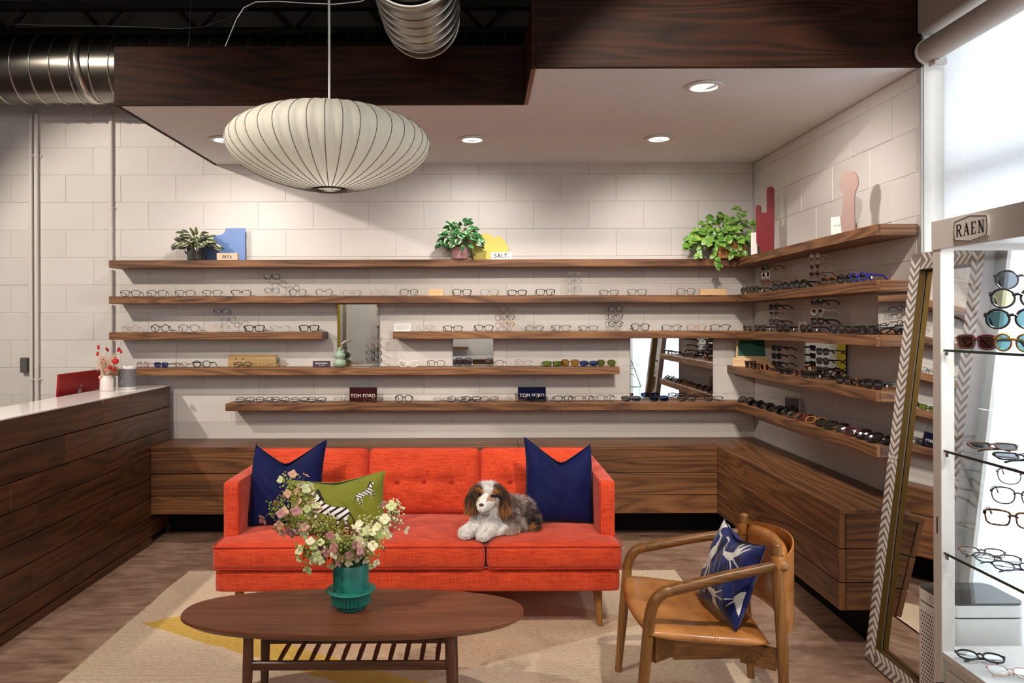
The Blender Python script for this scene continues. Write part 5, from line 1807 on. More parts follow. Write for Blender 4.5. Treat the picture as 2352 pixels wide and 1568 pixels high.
# trailing plant in a wooden planter at the corner
pX, pY = 1.80, 5.295
pt = thing('trailing_plant', (pX, pY, SZ[1] + .0005), 'bushy trailing pothos in a wooden planter at the shelf corner', 'plant', 'potted plants on the top shelf', rotz=math.radians(-8))
M_PLANT = wood3('planter_wood', srgb(96, 62, 22), srgb(150, 100, 40), srgb(180, 130, 62), rough=.55)
for (a_, b_) in (((-.095, -.075, 0), (.095, -.063, .118)), ((-.095, .063, 0), (.095, .075, .118)), ((-.095, -.0628, 0), (-.083, .0628, .118)), ((.083, -.0628, 0), (.095, .0628, .118)), ((-.0828, -.0628, 0), (.0828, .0628, .01))):
    MB().box(a_, b_, .0015).build('planter_board', M_PLANT[0], pt)
MB().box((-.082, -.062, .09), (.082, .062, .1)).build('soil', plain('planter_soil', srgb(52, 38, 28), .9), pt)
L3 = [leaf_mesh(.060, .050, M_L3, .12, .25), leaf_mesh(.052, .044, M_L3b, .12, .25), leaf_mesh(.066, .050, M_L3, .2, .35)]
rr = random.Random(14)
stems = MB()
def put_leaf(p, d, up, s):
    d = d.normalized(); xa = d.cross(up)
    if xa.length < 1e-4: xa = Vector((1, 0, 0))
    xa.normalize(); za = xa.cross(d)
    # keep clear of the two walls (planter frame is nearly square to them)
    wx, wy = pX + p.x + d.x * .06, pY + p.y + d.y * .06
    if wx > X_RIGHT - .03: p.x -= wx - X_RIGHT + .03
    if wy > D_BACK - .05: p.y -= wy - D_BACK + .05
    child(L3[rr.randrange(3)], 'leaf', pt, p, Matrix((xa, d, za)).transposed().to_euler(), s)
for k in range(190):
    a = rr.uniform(0, 2 * math.pi); q = rr.random() ** .55
    p = Vector((-.06 + .225 * q * math.cos(a), -.025 + .125 * q * math.sin(a), .09 + .235 * (1 - q ** 2 * .8) * rr.uniform(.15, 1.0)))
    d = Vector((math.cos(a) * q + rr.gauss(0, .4), math.sin(a) * q - .35 + rr.gauss(0, .3), .3 - .7 * q + rr.gauss(0, .3)))
    put_leaf(p, d, Vector((rr.gauss(0, .3), -.9, .6)), rr.uniform(.8, 1.15))
    if k % 3 == 0: stems.tube([(p.x * .25, p.y * .25, .1), (p.x * .7, p.y * .7, p.z * .8 + .03), p], .0013, 4, caps=False)
for pth in ([(-.16, -.09, .16), (-.215, -.10, .09), (-.225, -.11, .03), (-.25, -.115, .012)], [(-.10, -.12, .14), (-.135, -.135, .05), (-.13, -.14, -.02), (-.115, -.145, -.075)],
            [(-.04, -.11, .13), (-.03, -.125, .06), (.0, -.13, .02), (.02, -.12, .02)], [(.06, -.02, .28), (.085, -.03, .33), (.05, -.03, .365)], [(.10, -.02, .24), (.13, -.05, .25), (.15, -.06, .22)],
            [(.03, -.12, .10), (.065, -.13, .05), (.08, -.125, .03)]):
    P = [Vector(q) for q in pth]
    stems.tube(P, .0014, 4, caps=False)
    for i in range(len(P) - 1):
        for f in (.15, .45, .75):
            c = P[i].lerp(P[i + 1], f)
            d = (P[i + 1] - P[i]).normalized() * .6 + Vector((rr.gauss(0, .5), -.3, rr.gauss(0, .3)))
            put_leaf(c, d, Vector((0, -.8, .5)), rr.uniform(.55, .85))
stems.build('stems', M_STEM, pt)

# ------------------------------------------------------------------ small things on the fourth shelf
T4 = SZ[4] + .0006
gv = thing('gourd_vase', ((780 - 1100) / FPX * 5.33, 5.33, T4), 'sage green double-gourd vase at the foot of the upright mirror', 'vase')
MB().lathe([(0, 0), (.03, 0), (.045, .012), (.048, .03), (.04, .05), (.026, .058), (.034, .066), (.04, .084), (.034, .10), (.018, .112), (.012, .12), (.014, .135), (.016, .142), (.012, .142), (.009, .12)], 36).build('gourd_body', plain('sage_glaze', srgb(150, 172, 150), .4), gv)
twig = thing('dried_twig', (gv.location.x, 5.33, T4 + .143), 'white dried sprig standing in the sage green vase', 'dried flowers')
MB().tube([(0, 0, -.03), (.01, 0, .01), (.03, -.005, .04), (.045, -.01, .047)], .0013, 5).build('stem', M_DRY, twig)
for k in range(5):
    MB().ball((.018 + .007 * k, -.004 - .001 * k, .026 + .0055 * k), (.006, .003, .003), 8, 6).build('petal', M_PAPER, twig)
tr = thing('wooden_tray', ((580 - 1100) / FPX * 5.40, 5.385, T4), 'tan wooden tray with two dark holes leaning behind the glasses', 'tray', rot=(math.radians(-7), 0, 0))
W_TRAY = wood3('tray_wood', srgb(150, 116, 66), srgb(186, 152, 98), srgb(204, 172, 118), ring=.2)
hw = (636 - 525) / 2 / FPX * 5.40
MB().box((-hw, 0, 0), (hw, .02, .092), .003).build('panel', W_TRAY[0], tr)
for z in (.078, .084):
    MB().box((-hw + .004, -.0008, z - .001), (hw - .004, .0, z + .001)).build('groove', plain('groove_dark', srgb(90, 62, 30), .7), tr)
for x in (-.12, -.068):
    MB().lathe([(0, 0), (.006, 0)], 12, mat=Matrix.Translation((x, -.0008, .058)) @ Matrix.Rotation(math.pi / 2, 4, 'X')).build('hole', M_INK, tr)

# green-lined tray standing on the side shelf, fourth row
gt = thing('display_tray', (1.915, 5.22, T4), 'pale wood display tray lined in green leaning in the corner', 'tray', rotz=math.radians(-32))
tm = Matrix.Translation((0, .055, .0)) @ Matrix.Rotation(math.radians(-14), 4, 'X')
for (a_, b_) in (((-.115, -.006, .06), (.115, .006, .075)), ((-.115, -.006, .192), (.115, .006, .207)), ((-.115, -.006, .075), (-.10, .006, .192)), ((.10, -.006, .075), (.115, .006, .192))):
    MB().box(a_, b_, .002, mat=tm).build('rim_board', W_PALE[0], gt)
MB().box((-.10, -.002, .075), (.10, .004, .192), mat=tm).build('green_lining', plain('green_felt', srgb(26, 92, 76), .7), gt)
MB().box((-.125, -.02, 0), (.125, -.006, .062), .002, mat=Matrix.Translation((0, .03, 0))).build('front_board', W_PALE[0], gt)
MB().box((-.04, -.0206, .026), (.04, -.0202, .044), 0, mat=Matrix.Translation((0, .03, 0))).build('hand_slot', M_INK, gt)
MB().box((-.125, -.0055, 0), (.125, .07, .008), .001, mat=Matrix.Translation((0, .03, 0))).build('tray_base', W_PALE[0], gt)
# small framed picture block, lowest side shelf
pb = thing('picture_block', (1.955, 4.62, SZ[5] + .0006), 'small square picture block standing on the lowest side shelf', 'picture', rotz=math.radians(-42))
MB().box((-.048, -.0, 0), (.048, .03, .105), .002).build('block', plain('cream_block', srgb(206, 196, 184), .5), pb)
MB().box((-.043, -.001, .008), (.043, -.0003, .098)).build('picture_face', plain('grey_photo', srgb(92, 90, 92), .3), pb)
MB().prism([(-.043, .008), (.043, .008), (.043, .03), (.01, .055), (-.02, .04), (-.043, .045)], .001, .0014, mp=lambda a, b, c: (a, -c - .0003, b)).build('picture_shape', M_INK, pb)

# ------------------------------------------------------------------ frameless wall mirrors
def wall_mirror(label, x0, x1, z0, z1):
    Y = D_BACK - .008
    t = thing('wall_mirror', ((x0 + x1) / 2, Y, z0), label, 'mirror', 'frameless mirrors between the shelves')
    w = (x1 - x0) / 2
    MB().box((-w, -.002, 0), (w, .0028, z1 - z0), .0006).build('glass_back', M_GLASSEDGE, t)
    MB().box((-w + .0015, -.0026, .0015), (w - .0015, -.0021, z1 - z0 - .0015)).build('mirror_face', M_MIRROR, t)
wall_mirror('tall frameless mirror standing behind the sage green vase', (775 - 1100) / 311.4, (871 - 1100) / 311.4, SZ[4] + .002, SZ[2] - STH - .002)
wall_mirror('small frameless mirror behind the navy glasses on the fourth shelf', (1040 - 1100) / 311.4, (1133 - 1100) / 311.4, SZ[4] + .002, SZ[3] - STH - .002)
wall_mirror('wide frameless mirror in the gap beside the corner', (1447 - 1100) / 311.4, (1637 - 1100) / 311.4, SZ[5] + .002, SZ[3] - STH - .002)
def side_mirror(label, y0, y1, z0, z1):
    t = thing('side_wall_mirror', (X_RIGHT - .008, (y0 + y1) / 2, z0), label, 'mirror', 'frameless mirrors on the side wall')
    w = (y1 - y0) / 2
    MB().box((-.002, -w, 0), (.0028, w, z1 - z0), .0006).build('glass_back', M_GLASSEDGE, t)
    MB().box((-.0026, -w + .0015, .0015), (-.0021, w - .0015, z1 - z0 - .0015)).build('mirror_face', M_MIRROR, t)
side_mirror('small mirror on the side wall behind the third-row sunglasses', 3.42, 3.74, SZ[3] + .002, SZ[2] - STH - .002)
side_mirror('small mirror on the side wall behind the fourth-row sunglasses', 4.07, 4.585, SZ[4] + .002, SZ[3] - STH - .002)
# ------------------------------------------------------------------ eyewear
def outline(shape, n=30):
    """right lens outline (x outwards, z up) about its own centre"""
    P = {'square': (.0268, .0190, 4.0), 'rect': (.0275, .0160, 4.4), 'round': (.0240, .0232, 2.0), 'panto': (.0255, .0218, 2.5), 'cat': (.0275, .0190, 3.2),
         'aviator': (.0285, .0235, 2.6), 'geo': (.0262, .0215, 2.0), 'big': (.0300, .0240, 3.4), 'oval': (.0265, .0175, 2.2)}[shape]
    a, b, e = P
    pts = []
    for k in range(n):
        t = 2 * math.pi * (k + .5) / n
        if shape == 'geo':
            q = 2 * math.pi * (math.floor((k + .5) / n * 8)) / 8
            f = ((k + .5) / n * 8) % 1
            p0 = (math.cos(q), math.sin(q)); p1 = (math.cos(q + math.pi / 4), math.sin(q + math.pi / 4))
            x, z = a * (p0[0] * (1 - f) + p1[0] * f), b * (p0[1] * (1 - f) + p1[1] * f)
        else:
            c, s = math.cos(t), math.sin(t)
            x = a * math.copysign(abs(c) ** (2 / e), c)
            z = b * math.copysign(abs(s) ** (2 / e), s)
        if shape in ('square', 'big', 'panto'): x *= 1 + .10 * z / b
        if shape == 'cat':
            x *= 1 + .12 * z / b
            if x > 0 and z > 0: z += .006 * (x / a) ** 2
        if shape == 'aviator':
            x *= 1 + .16 * z / b
            if z < 0: x += .003 * z / b * -1
        pts.append((x, z))
    return pts, a, b
MESHES = {}
def eyewear_meshes(shape, thick, half=False):
    key = (shape, thick, half)
    if key in MESHES: return MESHES[key]
    pts, a, b = outline(shape)
    cxl = a + .0085 + (.001 if thick > .002 else 0)
    dep = max(.0016, thick * .95)
    front = MB()
    n = len(pts)
    lens = {}
    for s in (-1, 1):
        P = [(s * (x + cxl), z) for x, z in pts]
        vs, fs = [], []
        for (x, z) in P:
            cx_, q = s * cxl, math.hypot(x - s * cxl, z)
            ux, uz = (x - cx_) / q, z / q
            tt = thick if (not half or z > .2 * b) else .0007
            top = 1.25 if (thick > .002 and z > .55 * b) else 1.0
            for (o, y) in ((tt * top, -dep / 2), (tt * top, dep / 2), (0, dep / 2), (0, -dep / 2)):
                vs.append((x + ux * o, y, z + uz * o))
        for i in range(n):
            j = (i + 1) % n
            for q in range(4):
                r = (q + 1) % 4
                f = (i * 4 + q, j * 4 + q, j * 4 + r, i * 4 + r)
                fs.append(f if s > 0 else f[::-1])
        front.add(vs, fs, True)
        lm = MB()
        lv = [(x, 0, z) for x, z in P] + [(s * cxl, -.0012, 0)]
        lm.add(lv, [(i, (i + 1) % n, n) if s < 0 else ((i + 1) % n, i, n) for i in range(n)], True)
        lens[s] = lm.mesh('lens')
        xo = s * (cxl + max(x for x, z in pts))
        front.box((xo - s * .001, -dep / 2, .35 * b), (xo + s * (thick + .003), dep / 2 + .003, .35 * b + max(.003, thick * 1.7)), .0004)
    zi = .30 * b
    xi = cxl - a
    front.tube([(-xi - .002, 0, zi), (-xi * .5, -.001, zi + .004), (0, -.0015, zi + .0052), (xi * .5, -.001, zi + .004), (xi + .002, 0, zi)], max(.0011, thick * .75), 6)
    if thick < .002:
        for s in (-1, 1):
            front.tube([(s * xi, .001, -.004), (s * xi * .7, .007, -.006)], .0006, 4).ball((s * xi * .68, .0075, -.006), (.0016, .003, .004), 6, 4)
    zh = .35 * b + .002
    xo = cxl + max(x for x, z in pts) + thick
    tw = max(.0009, thick * .55); th = max(.0011, thick * .95)
    temple = {}
    for s in (-1, 1):
        p = [(s * (xo + .001), .001, zh), (s * (xo + .002), .03, zh), (s * (xo - .002), .085, zh - .001), (s * (xo - .006), .105, zh - .006), (s * (xo - .010), .132, max(-b + .001, zh - .028))]
        temple[s] = MB().tube(p, [th, th, th * .9, th * 1.0, th * 1.15], 6, flat=tw / th).mesh('temple')
    fold = {}
    for s in (-1, 1):
        y = .007 + (.006 if s > 0 else 0)
        p = [(s * (xo + .001), .002, zh), (s * (xo - .004), y, zh), (s * (xo - .06), y + .002, zh - .003), (s * (xo - .09), y + .002, zh - .009), (s * (xo - .112), y, zh - .024)]
        fold[s] = MB().tube(p, [th, th, th * .9, th * 1.0, th * 1.15], 6, flat=tw / th).mesh('temple')
    MESHES[key] = (front.mesh('frame_front'), lens, temple, fold, b + thick * 1.1, xo)
    return MESHES[key]
def frame_mat(name, c, rough=.25, metal=0.0):
    return plain('frame_' + name, c, rough, metal)
FM = {'black': frame_mat('black', srgb(20, 19, 20), .18), 'navy': frame_mat('navy', srgb(28, 32, 66), .2), 'tortoise': None, 'brown': frame_mat('brown', srgb(96, 60, 42), .25), 'grey': frame_mat('grey', srgb(128, 122, 120), .3),
      'clear': thin_glass('frame_clear', (.80, .78, .76, 1), .15), 'gold': frame_mat('gold', srgb(190, 150, 96), .25, .9), 'silver': frame_mat('silver', srgb(170, 168, 166), .25, .9), 'gunmetal': frame_mat('gunmetal', srgb(62, 58, 58), .3, .7),
      'rose gold': frame_mat('rose_gold', srgb(196, 140, 112), .25, .9), 'white': frame_mat('white', srgb(236, 232, 224), .3), 'amber': frame_mat('amber', srgb(176, 116, 56), .22), 'blue': frame_mat('blue', srgb(38, 40, 140), .3), 'pink': frame_mat('pink', srgb(214, 162, 150), .3), 'red': frame_mat('red', srgb(118, 40, 36), .2), 'plum': frame_mat('plum', srgb(90, 40, 50), .2)}
def mk_tort():
    t = NT('frame_tortoise')
    nz = t.noise(t.coord(), 140, 2.0)
    return t.set(t.ramp(nz, [(.42, srgb(34, 20, 14)), (.6, srgb(140, 84, 34))]), .2, 0, .5)
FM['tortoise'] = mk_tort()
M_TAG = plain('price_tag', srgb(236, 228, 218), .7)
TAGM = MB().box((-.004, -.0003, -.012), (.004, .0003, 0)).tube([(0, 0, 0), (0, 0, .006)], .0003, 4).mesh('price_tag')
TAGM.materials.append(M_TAG)
MATD = {}
LIFT = {}
def with_mat(me, m):
    k = (me.name, m.name)
    if k not in MATD:
        c = me.copy(); c.materials.clear(); c.materials.append(m)
        MATD[k] = c
    return MATD[k]
def eyewear(kind, label, base, rotz, shape, thick, fm, lens='', folded=False, half=False, group=None, tagged=False, cat=None, scale=1.0, flat=False, centre=None):
    """base: point on the surface under the bridge"""
    fr_, ln, tp, fd, hb, xo = eyewear_meshes(shape, thick, half)
    base = Vector(base) if base is not None else Vector((0, 0, 0))
    tilt = 0.0
    if folded:
        tilt = math.radians(-46) if not flat else math.radians(-70)
    lk = (fr_.name, folded, tilt)
    if lk not in LIFT:
        ms = [fr_] + [(fd if folded else tp)[s] for s in (-1, 1)]
        LIFT[lk] = -min(v.co.y * math.sin(tilt) + v.co.z * math.cos(tilt) for m in ms for v in m.vertices)
    lift = LIFT[lk]
    t = thing(kind, centre if centre is not None else base + Vector((0, 0, lift * scale + .0006)), label, cat or ('sunglasses' if lens and lens != 'lilac' else 'glasses'), group, rot=(tilt, 0, rotz))
    if scale != 1.0: t.scale = (scale,) * 3
    child(with_mat(fr_, fm), 'frame_front', t)
    for s in (-1, 1):
        child(with_mat(ln[s], SUN[lens] if lens else M_LENS), 'lens', t)
        child(with_mat((fd if folded else tp)[s], fm), 'temple', t)
    if tagged:
        child(TAGM, 'price_tag', t, (xo + .001, .03, .0), (0, 0, .4))
    return t
COLN = {'gunmetal': 'dark metal'}
def describe(fm, shape, lens, half, thick):
    c = COLN.get(fm, fm)
    sh = {'square': 'square', 'rect': 'rectangular', 'round': 'round', 'panto': 'rounded', 'cat': 'cat-eye', 'aviator': 'aviator', 'geo': 'octagonal', 'big': 'oversized square', 'oval': 'oval'}[shape]
    if lens and lens != 'lilac':
        return f'{c} {sh} sunglasses'
    w = 'thin ' if thick < .002 and not half else ''
    return f'{w}{c} {sh}{" half-rim" if half else ""} eyeglasses'
THK = {'a': .0042, 'm': .0015, 'w': .0010, 't': .0029, 'x': .0056}
# rows on the block wall: (px of the bridge, shape, thickness, frame, lens, flags) flags: h half rim, f folded, t tag, l/r turned
R2 = [(300, 'square', 't', 'black', '', 'r'), (361, 'square', 't', 'gunmetal', '', 'rt'), (425, 'square', 't', 'gunmetal', '', 'r'), (487, 'square', 't', 'black', '', 'rt'), (554, 'square', 'a', 'tortoise', '', 'rh'),
      (684, 'round', 't', 'black', '', 'rt'), (745, 'round', 't', 'gunmetal', '', 'rht'), (809, 'square', 'm', 'gunmetal', '', 'r'), (872, 'round', 'w', 'silver', '', 'rt'), (940, 'panto', 't', 'gunmetal', '', 'rt'),
      (1061, 'square', 'a', 'black', '', ''), (1125, 'square', 't', 'grey', '', ''), (1188, 'rect', 'a', 'black', '', ''), (1253, 'square', 'a', 'black', '', ''),
      (1399, 'rect', 't', 'gunmetal', '', 'l'), (1463, 'square', 't', 'gunmetal', '', 'l'), (1576, 'panto', 't', 'brown', '', 'lt')]
R3L = [(300, 'round', 'm', 'rose gold', '', 'rt'), (368, 'round', 'a', 'black', '', 'r'), (434, 'aviator', 't', 'black', '', 'rt'), (584, 'square', 'x', 'black', '', 'rt'), (643, 'square', 't', 'clear', '', 'rt'), (710, 'square', 'x', 'black', '', 'r')]
R3R = [(980, 'round', 'm', 'rose gold', '', 'rt'), (1040, 'rect', 'a', 'black', '', 't'), (1111, 'square', 'a', 'black', '', 't'), (1228, 'oval', 't', 'gunmetal', '', ''), (1288, 'square', 't', 'gunmetal', '', 'lt'), (1351, 'rect', 't', 'gunmetal', '', 'l'),
       (1470, 'panto', 'a', 'black', '', 'lt'), (1543, 'square', 't', 'gunmetal', '', 'lt'), (1600, 'square', 't', 'amber', '', 'lt'), (1655, 'square', 'a', 'brown', '', 'lh')]
R4 = [(328, 'round', 't', 'rose gold', 'lilac', 'l'), (370, 'square', 'a', 'navy', 'blue', 'lt'), (414, 'square', 't', 'tortoise', '', 'lt'), (463, 'geo', 'a', 'black', '', 't'), (557, 'panto', 't', 'black', '', 'f'), (600, 'oval', 'm', 'gold', '', 'f'), (641, 'oval', 'm', 'gold', '', 'f'), (800, 'oval', 'm', 'gold', '', 'f'),
      (938, 'cat', 'a', 'white', '', 't'), (1001, 'panto', 't', 'tortoise', '', 't'), (1063, 'panto', 'a', 'navy', '', 't'), (1136, 'panto', 't', 'brown', '', 'lt'), (1202, 'round', 't', 'clear', '', 'lt'),
      (1268, 'rect', 'a', 'black', 'green', ''), (1309, 'panto', 'a', 'tortoise', 'amber', 'l'), (1352, 'panto', 'a', 'navy', 'blue', 'lf'), (1392, 'aviator', 'm', 'gold', 'olive', 'l')]
R5 = [(563, 'square', 't', 'black', '', 'f'), (608, 'panto', 't', 'gunmetal', '', 'f'), (643, 'panto', 't', 'black', '', 'f'), (688, 'oval', 't', 'gunmetal', '', 'f'), (727, 'square', 't', 'black', '', 'f'), (788, 'square', 't', 'clear', '', 'ft'), (857, 'square', 't', 'brown', '', 'f'),
      (927, 'round', 'a', 'black', '', ''), (1016, 'oval', 'm', 'gunmetal', '', 'f'), (1048, 'panto', 't', 'black', '', 'f'), (1082, 'square', 'a', 'black', '', 'f'), (1124, 'panto', 't', 'brown', '', 'f'), (1156, 'oval', 'm', 'gold', '', 'f'), (1188, 'square', 'm', 'gold', '', 'f'),
      (1235, 'square', 'a', 'black', '', 'f'), (1293, 'square', 'a', 'black', '', ''), (1341, 'square', 'a', 'tortoise', '', ''), (1391, 'panto', 't', 'black', '', ''), (1449, 'square', 'a', 'black', 'smoke', 'f'), (1513, 'square', 'x', 'black', 'blue', 'f'), (1577, 'panto', 'a', 'black', '', 'f'), (1639, 'square', 't', 'black', '', 'f')]
ROWN = {'2': 'second shelf down', '3L': 'short shelf', '3R': 'third shelf', '4': 'fourth shelf', '5': 'lowest shelf'}
gr_ = random.Random(77)
for key, row, lst in (('2', 2, R2), ('3L', 3, R3L), ('3R', 3, R3R), ('4', 4, R4), ('5', 5, R5)):
    for i, (px, sh, th, fm, ln, fl) in enumerate(lst):
        Y = YS + .055
        rz = gr_.uniform(-.05, .05) + (-.22 if 'r' in fl else (.22 if 'l' in fl else 0.0))
        # turned away from the viewer's side so that both temples show
        rz = -rz if 'r' in fl else (-rz if 'l' in fl else rz)
        d = describe(fm, sh, ln, 'h' in fl, THK[th])
        d = ('folded ' + d) if 'f' in fl else d
        lab = f'{d}, {ordinal(i + 1)} from the counter on the {ROWN[key]}'
        X = (px - 1100) / FPX * Y
        sc = .84 if key == '4' and px < 420 else 1.0
        eyewear('sunglasses' if ln and ln != 'lilac' else 'eyeglasses', lab, (X, Y, SZ[row]), rz, sh, THK[th], FM[fm], ln, 'f' in fl, 'h' in fl, f'eyewear on the {ROWN[key]}', 't' in fl, scale=sc)

# acrylic stands carrying pairs one above the other
SSC = .82
def stand(kind, label, base, rotz, heights, specs, where, depth_pairs=True):
    top = max(heights) + .02
    t = thing(kind, base, label, 'display stand', 'acrylic eyewear stands', rotz=rotz)
    MB().box((-.035, -.02, 0), (.035, .05, .004), .001).build('base', M_ACRYL, t)
    MB().box((-.005, .018, .004), (.005, .024, top), .001).build('post', M_ACRYL, t)
    m = MAT_OF[t.name]
    for k, (h, (sh, th, fm, ln)) in enumerate(zip(heights, specs)):
        p = m @ Vector((0, -.002, h))
        hb = eyewear_meshes(sh, THK[th])[4] * SSC
        bz = (.30 * outline(sh)[2] + .0042 - max(.0011, THK[th] * .75)) * SSC
        MB().box((-.0022, -.006, h + bz - .006), (.0022, .0178, h + bz - .0012), .0004).build('arm', M_ACRYL, t)
        lvl = {2: ['lower', 'upper'], 3: ['lowest', 'middle', 'top'], 4: ['lowest', 'second lowest', 'second highest', 'top']}[len(heights)][k]
        eyewear('sunglasses' if ln else 'eyeglasses', f'{lvl} {describe(fm, sh, ln, False, THK[th])} on stand {where}', None, rotz, sh, THK[th], FM[fm], ln, group='eyewear on acrylic stands', scale=SSC, centre=p)
def bstand(px, row, pys, specs, where, rz):
    Y = YS + .06
    hs = [(SZ[row] - (CAM_H - (p - 740) / FPX * Y)) * -1 - .008 for p in pys]
    stand('eyewear_stand', f'clear acrylic eyewear stand {where}', ((px - 1100) / FPX * Y, Y, SZ[row] + .0006), rz, hs, specs, where)
bstand(625, 2, (664, 632), [('panto', 't', 'gunmetal', ''), ('square', 'a', 'black', '')], 'near the counter, second shelf', .22)
bstand(1320, 2, (662, 645, 628), [('round', 't', 'clear', '')] * 3, 'of clear frames, second shelf', -.1)
bstand(509, 3, (746, 729, 712), [('square', 'm', 'gold', ''), ('square', 'm', 'silver', ''), ('square', 'a', 'navy', '')], 'on the short shelf', .15)
bstand(1165, 3, (743, 726, 709), [('panto', 'a', 'amber', ''), ('panto', 'a', 'tortoise', ''), ('square', 'a', 'tortoise', '')], 'with amber frames, third shelf', .0)
bstand(1414, 3, (742, 725, 708), [('round', 'a', 'black', ''), ('panto', 'a', 'brown', ''), ('round', 'a', 'black', '')], 'above the wide corner mirror', -.12)
bstand(858, 4, (824, 808, 792, 776), [('square', 'a', 'black', ''), ('square', 'a', 'gunmetal', ''), ('panto', 't', 'tortoise', ''), ('square', 't', 'clear', '')], 'before the tall mirror', .05)

# sunglasses on the side wall, facing the room
SIDE = {2: [(1712, 'round', 'a', 'black', 'dark', ''), (1732, 'panto', 'a', 'black', 'dark', 't'), (1790, 'square', 'x', 'black', 'dark', ''), (1812, 'round', 'a', 'black', 'brown', ''), (1838, 'round', 'x', 'black', 'dark', ''), (1903, 'panto', 'a', 'tortoise', 'brown', ''), (1941, 'geo', 'x', 'black', 'dark', ''), (1972, 'geo', 'x', 'blue', 'dark', 't')],
        3: [(1717, 'square', 'm', 'gold', 'brown', 't'), (1746, 'square', 'a', 'black', 'dark', 't'), (1799, 'square', 'x', 'black', 'dark', 't'), (1852, 'panto', 'a', 'black', 'dark', 't'), (1924, 'panto', 'a', 'black', 'smoke', 't'), (1958, 'square', 'a', 'black', 'brown', ''), (1993, 'square', 'x', 'black', 'smoke', '')],
        4: [(1723, 'panto', 'a', 'tortoise', 'dark', 't'), (1740, 'panto', 'a', 'tortoise', 'brown', 't'), (1756, 'round', 'a', 'amber', 'brown', ''), (1803, 'square', 'a', 'black', 'dark', 't'), (1836, 'round', 'a', 'brown', 'brown', ''), (1857, 'square', 'a', 'black', 'dark', 't'), (1938, 'big', 'a', 'black', 'brown', ''), (1968, 'square', 'a', 'tortoise', 'dark', ''), (2005, 'big', 'x', 'black', 'brown', 't')],
        5: [(1712, 'aviator', 'a', 'black', 'olive', 'f'), (1735, 'round', 'a', 'black', 'dark', 'f'), (1757, 'square', 'x', 'black', 'dark', 'f'), (1779, 'square', 'x', 'black', 'dark', 'f'), (1803, 'square', 'x', 'black', 'dark', 'f'), (1826, 'round', 'm', 'gold', 'dark', 'f'), (1847, 'round', 'a', 'red', 'rose', 'f'), (1873, 'panto', 'a', 'amber', 'amber', 'f'), (1897, 'square', 'a', 'black', 'dark', 'f'), (1920, 'big', 'a', 'black', 'dark', 'f'), (1944, 'aviator', 'm', 'gold', 'smoke', 'f'), (1968, 'big', 'x', 'plum', 'brown', 'f'), (1996, 'aviator', 'a', 'black', 'smoke', 'f'), (2022, 'aviator', 'a', 'black', 'dark', 'f')]}
SROW = {2: 'second side-wall shelf', 3: 'third side-wall shelf', 4: 'fourth side-wall shelf', 5: 'lowest side-wall shelf'}
for row, lst in SIDE.items():
    for i, (px, sh, th, fm, ln, fl) in enumerate(lst):
        X = XS + (.030 if 'f' not in fl else .05)
        Y = X * FPX / (px - 1100)
        if row == 4 and Y > 4.95: X -= .004
        d = describe(fm, sh, ln, False, THK[th])
        d = ('folded ' + d) if 'f' in fl else d
        rz = -math.pi / 2 + gr_.uniform(-.05, .05) + (.45 if 'f' in fl else .18)
        eyewear('sunglasses', f'{d}, {ordinal(i + 1)} from the corner on the {SROW[row]}', (X, Y, SZ[row]), rz, sh, THK[th], FM[fm], ln, 'f' in fl, False, f'sunglasses on the {SROW[row]}', 't' in fl, scale=(.91 if 'f' not in fl else .98) * (.9 if sh == 'big' and 'f' not in fl else 1))
def sstand(px, row, pys, specs, where):
    X = XS + .075
    Y = X * FPX / (px - 1100)
    hs = [min(.2575 - STH - .024, (CAM_H - (p - 740) / FPX * Y) - SZ[row] - .004) for p in pys]
    stand('side_eyewear_stand', f'clear acrylic eyewear stand {where}', (X, Y, SZ[row] + .0006), -math.pi / 2 + .15, hs, specs, where)
sstand(1760, 2, (650, 632, 614), [('square', 't', 'red', 'rose'), ('round', 't', 'white', 'dark'), ('panto', 'a', 'tortoise', 'dark')], 'nearest the corner, second side shelf')
sstand(1872, 2, (631, 610, 590), [('round', 't', 'plum', 'brown'), ('round', 'm', 'gold', 'dark'), ('round', 't', 'pink', 'brown')], 'of pink frames, second side shelf')
sstand(1778, 3, (740, 722, 705), [('square', 'a', 'black', 'dark'), ('square', 'm', 'gold', 'dark'), ('round', 'a', 'black', 'dark')], 'nearest the corner, third side shelf')
sstand(1878, 3, (738, 716, 694), [('square', 'x', 'black', 'dark'), ('oval', 'x', 'white', 'brown'), ('square', 'a', 'black', 'dark')], 'holding the white sunglasses')
sstand(1784, 4, (836, 818, 800), [('square', 'a', 'black', 'dark')] * 3, 'beside the green-lined tray')
sstand(1890, 4, (850, 830, 808), [('square', 'a', 'black', 'dark')] * 3, 'before the small side mirror')
# ------------------------------------------------------------------ leaning mirror with chevron inlay frame
MW, ML, MT = .483, 1.815, .045            # width along the wall, length, depth
MX0, MY0 = 1.722, 3.308                    # foot, far corner
lean = math.atan2(.216, 1.80)
lm_ = thing('leaning_mirror', (MX0, MY0, .0008), 'tall leaning floor mirror with grey and white chevron inlay frame', 'mirror')
